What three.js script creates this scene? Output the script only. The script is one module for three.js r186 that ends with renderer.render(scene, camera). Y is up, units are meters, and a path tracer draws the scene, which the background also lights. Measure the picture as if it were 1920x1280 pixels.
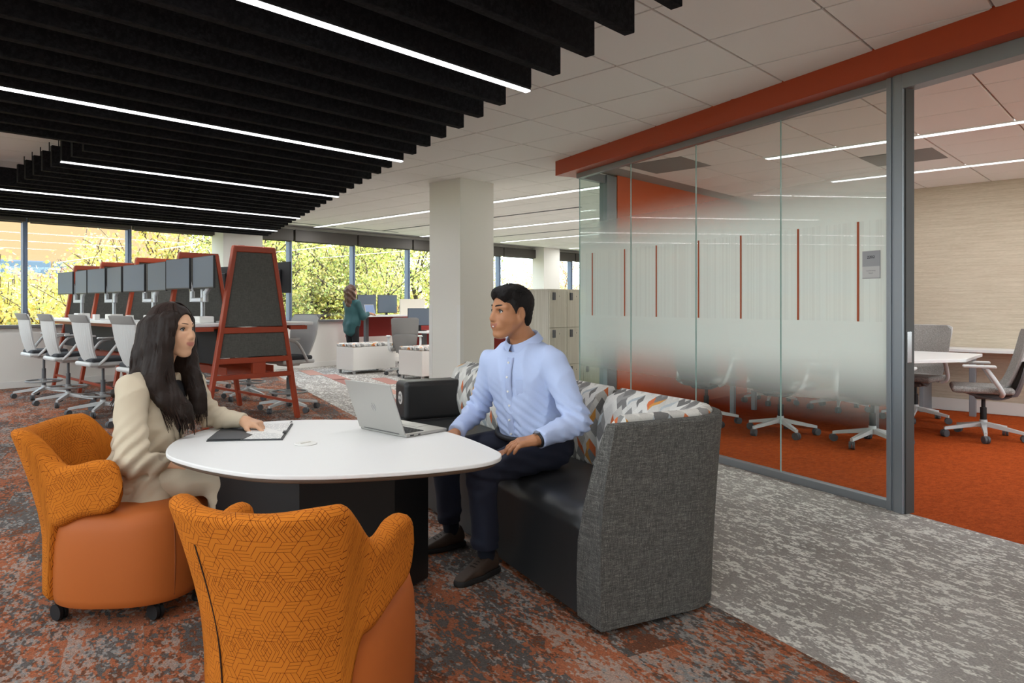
import * as THREE from 'three';
import { RoundedBoxGeometry } from 'three/addons/geometries/RoundedBoxGeometry.js';
import { RectAreaLightUniformsLib } from 'three/addons/lights/RectAreaLightUniformsLib.js';
import { mergeGeometries } from 'three/addons/utils/BufferGeometryUtils.js';

// ---------------------------------------------------------------- camera, sky, sun, exposure
const scene = new THREE.Scene();
const renderer = new THREE.WebGLRenderer({ antialias: true });
renderer.toneMapping = THREE.LinearToneMapping;
renderer.toneMappingExposure = 1.06;
renderer.shadowMap.enabled = true;
RectAreaLightUniformsLib.init();

const FOCAL = 1334, YAW = 0.772, EYE = 1.215;
const camera = new THREE.PerspectiveCamera(2 * Math.atan(640 / FOCAL) * 180 / Math.PI, 1.5, 0.05, 300);
camera.position.set(0, EYE, 0);
camera.lookAt(Math.cos(YAW), EYE, -Math.sin(YAW));
camera.setViewOffset(1920, 1280, 35, 68, 1920, 1280);   // shifted architectural lens
scene.add(camera);

function skyTexture() {
  const W = 64, Hh = 32, d = new Float32Array(W * Hh * 4);
  for (let j = 0; j < Hh; j++) {
    const el = (j + 0.5) / Hh * 180 - 90;
    const t = Math.max(0, Math.min(1, el / 70));
    const c = el < 0 ? [0.42, 0.40, 0.36] : [1.0 - 0.42 * t, 1.02 - 0.24 * t, 1.08 + 0.06 * t];
    for (let i = 0; i < W; i++) d.set([c[0], c[1], c[2], 1], (j * W + i) * 4);
  }
  const t = new THREE.DataTexture(d, W, Hh, THREE.RGBAFormat, THREE.FloatType);
  t.mapping = THREE.EquirectangularReflectionMapping;
  t.magFilter = THREE.LinearFilter; t.needsUpdate = true;
  return t;
}
scene.background = skyTexture();
scene.backgroundIntensity = 6.0;

const sun = new THREE.DirectionalLight(new THREE.Color(1.0, 0.93, 0.84), 12.0);
sun.position.set(44, 34, -8); sun.target.position.set(4, 0, -22);
sun.castShadow = true; sun.shadow.mapSize.set(4096, 4096);
Object.assign(sun.shadow.camera, { left: -40, right: 40, top: 40, bottom: -40, near: 1, far: 140 });
scene.add(sun, sun.target);

// ---------------------------------------------------------------- helpers
let seed = 12345;
const rnd = () => { seed = (seed * 1664525 + 1013904223) >>> 0; return seed / 4294967296; };
const rr = (a, b) => a + (b - a) * rnd();
const V = (x, y, z) => new THREE.Vector3(x, y, z);
const clamp = (x, a = 0, b = 1) => Math.max(a, Math.min(b, x));
const lerp = (a, b, t) => a + (b - a) * t;
const sstep = (a, b, x) => { const t = clamp((x - a) / (b - a)); return t * t * (3 - 2 * t); };
const hash3 = (x, y, z) => { let h = (x * 374761393 + y * 668265263 + z * 2147483647) | 0; h = Math.imul(h ^ (h >>> 13), 1274126177); h ^= h >>> 16; return (h >>> 0) / 4294967296; };
function noise3(x, y, z) {
  const X = Math.floor(x), Y = Math.floor(y), Z = Math.floor(z), f = (t) => t * t * (3 - 2 * t);
  const u = f(x - X), v = f(y - Y), w = f(z - Z);
  const h = (i, j, k) => hash3(X + i, Y + j, Z + k);
  return lerp(lerp(lerp(h(0, 0, 0), h(1, 0, 0), u), lerp(h(0, 1, 0), h(1, 1, 0), u), v), lerp(lerp(h(0, 0, 1), h(1, 0, 1), u), lerp(h(0, 1, 1), h(1, 1, 1), u), v), w);
}
// tileable 2-D value noise: px, py are the numbers of cells round the tile
function tnoise(u, v, px, py, s) {
  const x = u * px, y = v * py, X = Math.floor(x), Y = Math.floor(y), f = (t) => t * t * (3 - 2 * t);
  const a = f(x - X), b = f(y - Y), X0 = ((X % px) + px) % px, Y0 = ((Y % py) + py) % py, X1 = (X0 + 1) % px, Y1 = (Y0 + 1) % py;
  return lerp(lerp(hash3(X0, Y0, s), hash3(X1, Y0, s), a), lerp(hash3(X0, Y1, s), hash3(X1, Y1, s), a), b);
}
function tfbm(u, v, px, py, oct, s) {
  let a = 0, w = 0, k = 1;
  for (let o = 0; o < oct; o++) { a += tnoise(u, v, px << o, py << o, s + o * 17) * k; w += k; k *= 0.55; }
  return a / w;
}
const hex = (h) => { const c = new THREE.Color(h); c.convertLinearToSRGB(); return [c.r * 255, c.g * 255, c.b * 255]; };
function dataTex(n, m, size, fn, srgb = true) {          // fn(u, v) -> [r, g, b] 0..255 or a number 0..255
  const d = new Uint8Array(n * m * 4);
  for (let j = 0; j < m; j++) for (let i = 0; i < n; i++) {
    const c = fn((i + 0.5) / n, (j + 0.5) / m), k = (j * n + i) * 4;
    if (typeof c === 'number') { d[k] = d[k + 1] = d[k + 2] = clamp(c, 0, 255); } else { d[k] = clamp(c[0], 0, 255); d[k + 1] = clamp(c[1], 0, 255); d[k + 2] = clamp(c[2], 0, 255); }
    d[k + 3] = 255;
  }
  const t = new THREE.DataTexture(d, n, m, THREE.RGBAFormat);
  finish(t, size, srgb); return t;
}
function finish(t, size, srgb) {
  t.wrapS = t.wrapT = THREE.RepeatWrapping; t.magFilter = THREE.LinearFilter; t.minFilter = THREE.LinearMipmapLinearFilter; t.generateMipmaps = true;
  if (Array.isArray(size)) t.repeat.set(1 / size[0], 1 / size[1]); else t.repeat.set(1 / size, 1 / size);
  if (srgb) t.colorSpace = THREE.SRGBColorSpace;
  t.needsUpdate = true;
}
function canvasTex(n, m, size, draw, srgb = true) {
  const c = document.createElement('canvas'); c.width = n; c.height = m;
  draw(c.getContext('2d'), n, m);
  const t = new THREE.CanvasTexture(c); finish(t, size, srgb); return t;
}
const mat = (color, rough = 0.6, o = {}) => new THREE.MeshStandardMaterial({ color, roughness: rough, ...o });
const phys = (color, rough = 0.6, o = {}) => new THREE.MeshPhysicalMaterial({ color, roughness: rough, ...o });

// geometry builders
function clean(g) {
  let q = g.index ? g.toNonIndexed() : g;
  for (const k of Object.keys(q.attributes)) if (!['position', 'normal', 'uv'].includes(k)) q.deleteAttribute(k);
  if (!q.attributes.normal) q.computeVertexNormals();
  if (!q.attributes.uv) q.setAttribute('uv', new THREE.BufferAttribute(new Float32Array(q.attributes.position.count * 2), 2));
  q.morphAttributes = {}; q.clearGroups(); return q;
}
function merge(list) { return list.length === 1 ? clean(list[0]) : mergeGeometries(list.map(clean)); }
function boxUV(g) {                                      // uv in metres by the way each face points
  const p = g.attributes.position, n = g.attributes.normal, uv = g.attributes.uv;
  for (let i = 0; i < p.count; i++) {
    const ax = Math.abs(n.getX(i)), ay = Math.abs(n.getY(i)), az = Math.abs(n.getZ(i));
    if (ay >= ax && ay >= az) uv.setXY(i, p.getX(i), p.getZ(i));
    else if (ax >= az) uv.setXY(i, p.getZ(i), p.getY(i)); else uv.setXY(i, p.getX(i), p.getY(i));
  }
  return g;
}
// box by its size and centre; r rounds its edges
function bx(w, h, d, x = 0, y = 0, z = 0, r = 0, seg = 2) {
  const g = clean(r > 0 ? new RoundedBoxGeometry(w, h, d, seg, Math.min(r, w / 2.01, h / 2.01, d / 2.01)) : new THREE.BoxGeometry(w, h, d));
  g.translate(x, y, z); return boxUV(g);
}
const boxAt = (x0, x1, y0, y1, z0, z1, r = 0, seg = 2) => bx(x1 - x0, y1 - y0, z1 - z0, (x0 + x1) / 2, (y0 + y1) / 2, (z0 + z1) / 2, r, seg);
function cyl(r0, r1, h, x, y, z, seg = 20) { const g = clean(new THREE.CylinderGeometry(r1, r0, h, seg)); g.translate(x, y + h / 2, z); return g; }
function lathe(pts, seg = 32) { return clean(new THREE.LatheGeometry(pts.map(([r, y]) => new THREE.Vector2(r, y)), seg)); }
function tube(pts, r, seg = 24, rad = 8, closed = false) {
  return clean(new THREE.TubeGeometry(new THREE.CatmullRomCurve3(pts.map((p) => p.isVector3 ? p : V(...p)), closed, 'catmullrom', 0.5), seg, r, rad, closed));
}
// bar of rectangular section w x d between two points
function bar(a, b, w, d, r = 0, side = null) {
  const A = V(...a), B = V(...b), dir = B.clone().sub(A), L = dir.length(); dir.normalize();
  const g = r ? clean(new RoundedBoxGeometry(w, L, d, 2, r)) : clean(new THREE.BoxGeometry(w, L, d));
  boxUV(g);
  const s = side ? V(...side) : (Math.abs(dir.y) > 0.9 ? V(1, 0, 0) : V(0, 1, 0));
  const zax = new THREE.Vector3().crossVectors(s, dir).normalize(), xax = new THREE.Vector3().crossVectors(dir, zax).normalize();
  const m = new THREE.Matrix4().makeBasis(xax, dir, zax); m.setPosition((A.x + B.x) / 2, (A.y + B.y) / 2, (A.z + B.z) / 2);
  return g.applyMatrix4(m);
}
// flat outline in x-z, raised from y0 to y1, with a bevel
function slab(pts, y0, y1, bevel = 0, seg = 2) {
  const s = new THREE.Shape(pts.map(([x, z]) => new THREE.Vector2(x, -z)));
  const g = clean(new THREE.ExtrudeGeometry(s, { depth: y1 - y0 - 2 * bevel, bevelEnabled: bevel > 0, bevelSize: bevel, bevelThickness: bevel, bevelOffset: -bevel, bevelSegments: seg, steps: 1 }));
  g.rotateX(-Math.PI / 2); g.translate(0, y0 + bevel, 0);
  return boxUV(g);
}
function smoothLoop(pts, n) { return new THREE.CatmullRomCurve3(pts.map(([x, z]) => V(x, 0, z)), true, 'catmullrom', 0.5).getPoints(n).slice(0, -1).map((p) => [p.x, p.z]); }
const turned = (g, ry, x = 0, y = 0, z = 0) => { g.rotateY(ry); g.translate(x, y, z); return g; };
// surface from rows of points (each row the same length); closeU joins the ends of a row
function gridGeo(rows, closeU = false, uvs = null) {
  const R = rows.length, Cn = rows[0].length, pos = [], uv = [], idx = [];
  for (let i = 0; i < R; i++) for (let j = 0; j < Cn; j++) { const p = rows[i][j]; pos.push(p[0], p[1], p[2]); if (uvs) uv.push(...uvs[i][j]); else uv.push(j / Cn, i / R); }
  for (let i = 0; i < R - 1; i++) for (let j = 0; j < (closeU ? Cn : Cn - 1); j++) {
    const a = i * Cn + j, b = i * Cn + (j + 1) % Cn, c = a + Cn, d = b + Cn; idx.push(a, b, d, a, d, c);
  }
  const g = new THREE.BufferGeometry();
  g.setAttribute('position', new THREE.Float32BufferAttribute(pos, 3)); g.setAttribute('uv', new THREE.Float32BufferAttribute(uv, 2));
  g.setIndex(idx); g.computeVertexNormals(); return clean(g);
}

// object tree
const taken = new Map();
function numbered(n) { const k = taken.get(n) ?? 0; taken.set(n, k + 1); return k ? n + '_' + String(k).padStart(3, '0') : n; }
function tag(o, label, category, group, kind) {
  if (label) o.userData.label = label; if (category) o.userData.category = category;
  if (group) o.userData.group = group; if (kind) o.userData.kind = kind; return o;
}
function shade(m) { m.castShadow = true; m.receiveShadow = true; return m; }
function thing(name, label, category, pos = [0, 0, 0], turn = 0, group) {
  const o = new THREE.Group(); o.name = numbered(name); scene.add(o); o.position.set(...pos); o.rotation.y = turn;
  return tag(o, label, category, group);
}
function part(parent, name, geos, material, label) {
  const m = shade(new THREE.Mesh(Array.isArray(geos) ? merge(geos) : clean(geos), material)); m.name = name; parent.add(m);
  if (label) m.userData.label = label; return m;
}
function shared(parent, name, geo, material, x, y, z, ry = 0) { const m = shade(new THREE.Mesh(geo, material)); m.name = name; m.position.set(x, y, z); m.rotation.y = ry; parent.add(m); return m; }
function single(name, geos, material, label, category, group) {      // a thing that is one mesh
  const m = shade(new THREE.Mesh(Array.isArray(geos) ? merge(geos) : clean(geos), material)); m.name = numbered(name); scene.add(m);
  return tag(m, label, category, group);
}
function struct(name, label, geos, material) {
  const o = geos ? shade(new THREE.Mesh(Array.isArray(geos) ? merge(geos) : clean(geos), material)) : new THREE.Group();
  o.name = numbered(name); scene.add(o); return tag(o, label, null, null, 'structure');
}
function copyOf(root, name, pos, turn, label) {
  const r = root.clone(); r.name = numbered(name); scene.add(r); r.position.set(...pos); r.rotation.set(0, turn, 0); r.userData = { ...root.userData };
  if (label) r.userData.label = label; return r;
}
// ---------------------------------------------------------------- distance fields -> one continuous surface (for people and soft shapes)
const smin = (a, b, k) => { if (k <= 0) return Math.min(a, b); const h = Math.max(k - Math.abs(a - b), 0) / k; return Math.min(a, b) - h * h * k * 0.25; };
const smax = (a, b, k) => -smin(-a, -b, k);
const vsub = (a, b) => [a[0] - b[0], a[1] - b[1], a[2] - b[2]], vadd = (a, b) => [a[0] + b[0], a[1] + b[1], a[2] + b[2]], vmul = (a, s) => [a[0] * s, a[1] * s, a[2] * s];
const vlen = (a) => Math.hypot(...a), vnorm = (a) => vmul(a, 1 / (vlen(a) || 1)), vdot = (a, b) => a[0] * b[0] + a[1] * b[1] + a[2] * b[2];
const vcross = (a, b) => [a[1] * b[2] - a[2] * b[1], a[2] * b[0] - a[0] * b[2], a[0] * b[1] - a[1] * b[0]];
const vlerp = (a, b, t) => [lerp(a[0], b[0], t), lerp(a[1], b[1], t), lerp(a[2], b[2], t)];
function frame(o, fwd, up = [0, 1, 0], s = 1) {        // local z = forward, y = up, x = left of the one who looks forward
  const z = vnorm(fwd), x = vnorm(vcross(up, z)), y = vcross(z, x);
  return { o, x, y, z, s, out: (p) => vadd(o, vadd(vmul(x, p[0] * s), vadd(vmul(y, p[1] * s), vmul(z, p[2] * s)))), into: (a, b, c) => { const d = [a - o[0], b - o[1], c - o[2]]; return [vdot(d, x) / s, vdot(d, y) / s, vdot(d, z) / s]; } };
}
function rc(a, b, ra, rb, k) {                           // tapered capsule
  const d = vsub(b, a), L2 = vdot(d, d) || 1e-9, [ax, ay, az] = a, [dx, dy, dz] = d;
  return { k, c: vlerp(a, b, 0.5), R: Math.sqrt(L2) / 2 + Math.max(ra, rb), d: (x, y, z) => {
    const px = x - ax, py = y - ay, pz = z - az; let t = (px * dx + py * dy + pz * dz) / L2; t = t < 0 ? 0 : t > 1 ? 1 : t;
    const qx = px - dx * t, qy = py - dy * t, qz = pz - dz * t; return Math.sqrt(qx * qx + qy * qy + qz * qz) - (ra + (rb - ra) * t);
  } };
}
function el(c, r, fr, k) {                               // ellipsoid, its axes along fr
  const m = Math.max(...r);
  return { k, c, R: m, d: (x, y, z) => {
    let px = x - c[0], py = y - c[1], pz = z - c[2];
    if (fr) { const a = px * fr.x[0] + py * fr.x[1] + pz * fr.x[2], b = px * fr.y[0] + py * fr.y[1] + pz * fr.y[2], e = px * fr.z[0] + py * fr.z[1] + pz * fr.z[2]; px = a; py = b; pz = e; }
    const k0 = Math.hypot(px / r[0], py / r[1], pz / r[2]), k1 = Math.hypot(px / (r[0] * r[0]), py / (r[1] * r[1]), pz / (r[2] * r[2]));
    return k1 < 1e-9 ? -Math.min(...r) : k0 * (k0 - 1) / k1;
  } };
}
function rb(c, h, r, fr, k) {                            // rounded box
  return { k, c, R: vlen(h) + r, d: (x, y, z) => {
    let px = x - c[0], py = y - c[1], pz = z - c[2];
    if (fr) { const a = px * fr.x[0] + py * fr.x[1] + pz * fr.x[2], b = px * fr.y[0] + py * fr.y[1] + pz * fr.y[2], e = px * fr.z[0] + py * fr.z[1] + pz * fr.z[2]; px = a; py = b; pz = e; }
    const qx = Math.abs(px) - h[0], qy = Math.abs(py) - h[1], qz = Math.abs(pz) - h[2];
    return Math.hypot(Math.max(qx, 0), Math.max(qy, 0), Math.max(qz, 0)) + Math.min(Math.max(qx, qy, qz), 0) - r;
  } };
}
const half = (p, n, k = 0.004) => { n = vnorm(n); return { op: 'cut', k, c: p, R: 1e3, d: (x, y, z) => (x - p[0]) * n[0] + (y - p[1]) * n[1] + (z - p[2]) * n[2] }; };   // keeps the side that n points away from
const minus = (p, k = 0.006) => ({ ...p, op: 'sub', k });
// prims in order; bounds from the adding ones; disp(x, y, z) is added to the field; color(x, y, z) -> linear rgb
function fieldMesh(prims, cell, { k = 0.02, disp = null, dispMax = 0, color = null } = {}) {
  const lo = [1e9, 1e9, 1e9], hi = [-1e9, -1e9, -1e9], adds = prims.filter((p) => !p.op), rest = prims.filter((p) => p.op);
  for (const p of adds) for (let i = 0; i < 3; i++) { lo[i] = Math.min(lo[i], p.c[i] - p.R); hi[i] = Math.max(hi[i], p.c[i] + p.R); }
  for (let i = 0; i < 3; i++) { lo[i] -= cell * 3 + dispMax; hi[i] += cell * 3 + dispMax; }
  const B = 8, n = lo.map((l, i) => Math.ceil((hi[i] - l) / cell / B) * B + 1), [nx, ny, nz] = n;
  const F = new Float32Array(nx * ny * nz).fill(1), at = (i, j, q) => (q * ny + j) * nx + i;
  const half_ = B * cell / 2, rad = half_ * Math.sqrt(3);
  for (let bz = 0; bz < nz; bz += B) for (let by = 0; by < ny; by += B) for (let bxx = 0; bxx < nx; bxx += B) {
    const cx = lo[0] + bxx * cell + half_, cy = lo[1] + by * cell + half_, cz = lo[2] + bz * cell + half_;
    const near = adds.filter((p) => Math.hypot(cx - p.c[0], cy - p.c[1], cz - p.c[2]) < rad + p.R + 0.06 && p.d(cx, cy, cz) < rad * 1.6 + 0.06);
    if (!near.length) continue;
    for (let q = bz; q < Math.min(bz + B, nz); q++) for (let j = by; j < Math.min(by + B, ny); j++) for (let i = bxx; i < Math.min(bxx + B, nx); i++) {
      const x = lo[0] + i * cell, y = lo[1] + j * cell, z = lo[2] + q * cell;
      let v = 1e3; for (const p of near) v = smin(v, p.d(x, y, z), v > 100 ? 0 : p.k ?? k);
      if (disp && Math.abs(v) < dispMax * 3 + cell * 3) v += disp(x, y, z);
      for (const p of rest) v = p.op === 'sub' ? smax(v, -p.d(x, y, z), p.k) : smax(v, p.d(x, y, z), p.k);
      F[at(i, j, q)] = v;
    }
  }
  const vid = new Int32Array(nx * ny * nz).fill(-1), pos = [], idx = [];
  const E = [[0, 1], [2, 3], [4, 5], [6, 7], [0, 2], [1, 3], [4, 6], [5, 7], [0, 4], [1, 5], [2, 6], [3, 7]];
  for (let q = 0; q < nz - 1; q++) for (let j = 0; j < ny - 1; j++) for (let i = 0; i < nx - 1; i++) {
    const g = []; let m = 0;
    for (let c = 0; c < 8; c++) { const v = F[at(i + (c & 1), j + ((c >> 1) & 1), q + (c >> 2))]; g.push(v); if (v < 0) m++; }
    if (m === 0 || m === 8) continue;
    let sx = 0, sy = 0, sz = 0, cnt = 0;
    for (const [a, b] of E) if ((g[a] < 0) !== (g[b] < 0)) { const t = g[a] / (g[a] - g[b]); sx += lerp(a & 1, b & 1, t); sy += lerp((a >> 1) & 1, (b >> 1) & 1, t); sz += lerp(a >> 2, b >> 2, t); cnt++; }
    vid[at(i, j, q)] = pos.length / 3; pos.push(lo[0] + (i + sx / cnt) * cell, lo[1] + (j + sy / cnt) * cell, lo[2] + (q + sz / cnt) * cell);
  }
  const quad = (a, b, c, d, f) => { if (a < 0 || b < 0 || c < 0 || d < 0) return; if (f) idx.push(a, b, c, a, c, d); else idx.push(a, c, b, a, d, c); };
  for (let q = 1; q < nz - 1; q++) for (let j = 1; j < ny - 1; j++) for (let i = 1; i < nx - 1; i++) {
    const s = F[at(i, j, q)] < 0;
    if (s !== F[at(i + 1, j, q)] < 0) quad(vid[at(i, j - 1, q - 1)], vid[at(i, j, q - 1)], vid[at(i, j, q)], vid[at(i, j - 1, q)], s);
    if (s !== F[at(i, j + 1, q)] < 0) quad(vid[at(i - 1, j, q - 1)], vid[at(i - 1, j, q)], vid[at(i, j, q)], vid[at(i, j, q - 1)], s);
    if (s !== F[at(i, j, q + 1)] < 0) quad(vid[at(i - 1, j - 1, q)], vid[at(i, j - 1, q)], vid[at(i, j, q)], vid[at(i - 1, j, q)], s);
  }
  const g = new THREE.BufferGeometry(); g.setAttribute('position', new THREE.Float32BufferAttribute(pos, 3)); g.setIndex(idx); g.computeVertexNormals();
  if (color) { const c = []; for (let i = 0; i < pos.length; i += 3) c.push(...color(pos[i], pos[i + 1], pos[i + 2])); g.setAttribute('color', new THREE.Float32BufferAttribute(c, 3)); }
  return g;
}
function partRaw(parent, name, geo, material, label) {   // geometry given in world coordinates under a thing that stands at parent.position
  geo.translate(-parent.position.x, -parent.position.y, -parent.position.z);
  const m = shade(new THREE.Mesh(geo, material)); m.name = name; parent.add(m); if (label) m.userData.label = label; return m;
}
const inF = (f, p) => ({ ...p, c: f.out(p.c), R: p.R * f.s, d: (x, y, z) => { const q = f.into(x, y, z); return p.d(q[0], q[1], q[2]) * f.s; } });

// a head in its own frame (metres; chin at -0.11, crown at 0.125, z forward)
function headPrims(f, { jaw = 1, smile = 0.004, nose = 1, open = 0 } = {}) {
  const P = [];
  const add = (p) => P.push(inF(f, p));
  add(el([0, 0.042, -0.018], [0.073, 0.083, 0.096], null, 0.02));
  add(el([0, -0.022, 0.028], [0.058 * (0.5 + jaw / 2), 0.082, 0.062], null, 0.03));
  for (const s of [-1, 1]) {
    add(rc([s * 0.056 * jaw, -0.03, -0.008], [s * 0.016 * jaw, -0.092, 0.052], 0.019, 0.017, 0.025));
    add(rc([s * 0.036, -0.022, 0.054], [s * 0.046, -0.03, 0.03], 0.027, 0.026, 0.02));
    add(rc([s * 0.012, 0.03, 0.076], [s * 0.048, 0.032, 0.055], 0.0105, 0.012, 0.014));
    add(el([s * 0.0125, -0.029, 0.088], [0.0085, 0.0075, 0.0095], null, 0.008));
    add(el([s * 0.075, -0.002, -0.014], [0.008, 0.03, 0.018], null, 0.008));
  }
  add(rc([-0.007, -0.094, 0.064], [0.007, -0.094, 0.064], 0.018 * jaw, 0.018 * jaw, 0.02));
  add(rc([0, 0.02, 0.079], [0, -0.022, 0.093 + 0.004 * nose], 0.008, 0.0108 * nose, 0.014));
  add(rc([-0.022, -0.054, 0.068], [0.022, -0.054, 0.068], 0.017, 0.017, 0.02)); add(rc([-0.008, -0.054, 0.073], [0.008, -0.054, 0.073], 0.0145, 0.0145, 0.02));
  for (const s of [-1, 1]) {
    add(rc([0, -0.0505 + open * 0.3, 0.0855], [s * 0.026, -0.053 + smile, 0.0765], 0.0042, 0.0026, 0.004));
    add(rc([0, -0.0622 - open, 0.084], [s * 0.025, -0.0555 + smile - open * 0.2, 0.076], 0.005, 0.0026, 0.004));
  }
  for (const s of [-1, 1]) P.push(minus(inF(f, el([s * 0.031, 0.011, 0.083], [0.017, 0.0105, 0.015])), 0.008 * f.s), minus(inF(f, el([s * 0.084, -0.004, -0.008], [0.006, 0.017, 0.009])), 0.005));
  return P;
}
function headColor(f, skin, lip, brow, smile = 0.005, browW = 0.0045) {
  const mix = (p, q, t) => [lerp(p[0], q[0], t), lerp(p[1], q[1], t), lerp(p[2], q[2], t)];
  return (x, y, z) => {
    const [a, b, c] = f.into(x, y, z), ax = Math.abs(a);
    const mid = -0.0565 + (ax / 0.025) ** 2 * smile, hgt = 0.0098 * Math.sqrt(Math.max(0, 1 - (ax / 0.028) ** 2)), t = c > 0.06 && ax < 0.0275 ? sstep(0.0022, -0.0012, Math.abs(b - mid) - hgt) : 0;
    const blush = c > 0.02 ? 0.16 * Math.exp(-(((ax - 0.04) / 0.022) ** 2) - ((b + 0.022) / 0.02) ** 2) : 0;
    return mix(mix(skin, lip, blush), lip, t * 0.9);
  };
}
function brows(parent, f, m, r) {
  for (const s of [-1, 1]) { const c = []; for (let i = 0; i <= 8; i++) { const t = i / 8, ax = lerp(0.012, 0.052, t); c.push(V(...f.out([s * ax, 0.0335 + 0.0075 * Math.sin(t * 2.2) - 0.004 * t, 0.0868 - 0.029 * t * t - 0.003 * t]))); } partRaw(parent, 'eyebrow', tube(c, r * f.s, 12, 6), m); }
}
function eyes(parent, f, M) {
  for (const s of [-1, 1]) {
    const g = clean(new THREE.SphereGeometry(0.0118 * f.s, 20, 14)); g.translate(...f.out([s * 0.031, 0.0105, 0.0665])); 
    const e = partRaw(parent, 'eye', g, M.eye);
    const ir = clean(new THREE.SphereGeometry(0.0068 * f.s, 14, 10)); ir.translate(...vsub(f.out([s * 0.031 + M.look * 0.003, 0.0105, 0.0728]), parent.position.toArray())); part(e, 'iris', ir, M.iris);
    const lid = [];
    for (let i = 0; i <= 8; i++) { const t = (i / 8 - 0.5) * 2; lid.push(V(...f.out([s * 0.031 + t * 0.0155, 0.0185 - t * t * 0.0075, 0.0775 - t * t * 0.007]))); }
    partRaw(parent, 'upper_lid', tube(lid, 0.0024 * f.s, 12, 6), M.lash);
  }
}
// hand: origin at the wrist, z to the fingertips, y to the back of the hand, thumb on +x when side = 1
function handPrims(f, side, curl, spread = 0.1, thumbDown = 0.5) {
  const P = [], add = (p) => P.push(inF(f, p));
  add(rc([0, 0, -0.03], [0, 0, 0.02], 0.027, 0.026, 0.02));
  add(rb([0, 0, 0.052], [0.027, 0.004, 0.032], 0.0115, null, 0.015));
  add(rc([side * 0.02, -0.006, 0.02], [side * 0.031, -0.01, 0.05], 0.016, 0.013, 0.015));
  const L = [0.07, 0.078, 0.073, 0.057];
  for (let i = 0; i < 4; i++) {
    const bx0 = side * (0.03 - i * 0.02), yaw = side * (1.5 - i) * spread; let p = [bx0, 0.001, 0.084 - (i === 3 ? 0.008 : 0)], ang = 0; const c = curl[i];
    [0.45, 0.31, 0.24].forEach((q, s) => {
      ang += c[s]; const l = L[i] * q, d = [Math.sin(yaw) * Math.cos(ang), -Math.sin(ang), Math.cos(yaw) * Math.cos(ang)], e = vadd(p, vmul(d, l));
      add(rc(p, e, 0.0092 - s * 0.0008, 0.0086 - s * 0.0012, 0.006)); p = e;
    });
  }
  const t0 = [side * 0.03, -0.008, 0.03], t1 = [side * 0.05, -0.014 - 0.01 * thumbDown, 0.058], t2 = [side * 0.056, -0.02 - 0.02 * thumbDown, 0.085];
  add(rc(t0, t1, 0.0125, 0.0105, 0.012)); add(rc(t1, t2, 0.0102, 0.0082, 0.006));
  return P;
}
function joined(list) { return mergeGeometries(list); }
const fold = (fx, fy, fz, amp) => (x, y, z) => { const n = noise3(x * fx + 7, y * fy + 3, z * fz + 11), m = noise3(x * fx * 2.3, y * fy * 2.1, z * fz * 2.3); const r = 1 - Math.abs(2 * n - 1); return -amp * (r * r - 0.45) - amp * 0.35 * (m - 0.5); };
// ---------------------------------------------------------------- textures and materials
const T = {};
const mix3 = (a, b, t) => [lerp(a[0], b[0], t), lerp(a[1], b[1], t), lerp(a[2], b[2], t)];
// carpet planks 0.25 x 1 m, woven in flecked bands of grey, orange and rust
T.carpetOrange = (() => {
  const base = hex(0x645e5a), dark = hex(0x4e4946), light = hex(0xa09e9a), orange = hex(0xae6240), rust = hex(0x6e3f29);
  return dataTex(2048, 2048, 4, (u, v) => {
    const col = Math.floor(u * 16), row = Math.floor(v * 4 + (col % 2) * 0.5) % 4;
    const o1 = hash3(col, row, 1), o2 = hash3(col, row, 2), o3 = hash3(col, row, 3), m1 = hash3(col, row, 4), m2 = hash3(col, row, 5);
    const uu = u + o1 * 0.37, vv = v + o2 * 0.61, fine = tnoise(u, v, 900, 640, 5);
    const fleck = (s) => tnoise(uu, vv, 330, 170, s) * 0.34 + tnoise(uu, vv, 640, 380, s + 1) * 0.22 + fine * 0.08;
    const A = tfbm(uu, vv, 30, 13, 3, 11) * 0.46 + fleck(12), Bn = tfbm(uu + o3, vv, 34, 15, 3, 31) * 0.46 + fleck(32), Cn = tfbm(uu, vv + o3, 40, 18, 3, 51) * 0.44 + fleck(52);
    let c = mix3(base, dark, clamp(tfbm(u, v, 9, 5, 3, 71) * 1.6 - 0.4));
    if (Bn > 0.665 - 0.18 * m2) c = mix3(c, rust, 0.75);
    if (A > 0.68 - 0.19 * m1) c = mix3(c, orange, 0.75);
    if (Cn > 0.665 - 0.1 * o1) c = mix3(c, light, 0.62);
    const g = 0.86 + 0.28 * tnoise(u, v, 1024, 1024, 8); return [c[0] * g, c[1] * g, c[2] * g];
  });
})();
T.carpetGrey = (() => {
  const base = hex(0xa39c96), light = hex(0xd6d2ca), dark = hex(0x8a847e);
  return dataTex(1536, 1536, 3, (u, v) => {
    const f = tnoise(u, v, 600, 340, 3), f2 = tnoise(u, v, 300, 150, 4), n = tfbm(u, v, 20, 16, 3, 9) * 0.3 + tfbm(u, v, 170, 70, 2, 21) * 0.8 + (f - 0.5) * 0.4 + (f2 - 0.5) * 0.3;
    let c = mix3(base, dark, clamp(tfbm(u, v, 8, 6, 3, 77) * 1.5 - 0.5)); c = mix3(c, light, sstep(0.6, 0.72, n));
    const g = 0.9 + 0.2 * tnoise(u, v, 768, 768, 8); return [c[0] * g, c[1] * g, c[2] * g];
  });
})();
T.carpetRust = (() => { const a = hex(0xb04e1e), b = hex(0x8b3a14); return dataTex(1024, 1024, 2, (u, v) => { const n = clamp(0.5 + (tfbm(u, v, 60, 120, 3, 5) - 0.5) * 1.1 + (tnoise(u, v, 400, 400, 2) - 0.5) * 0.8); const c = mix3(a, b, n); return c; }); })();
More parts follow.
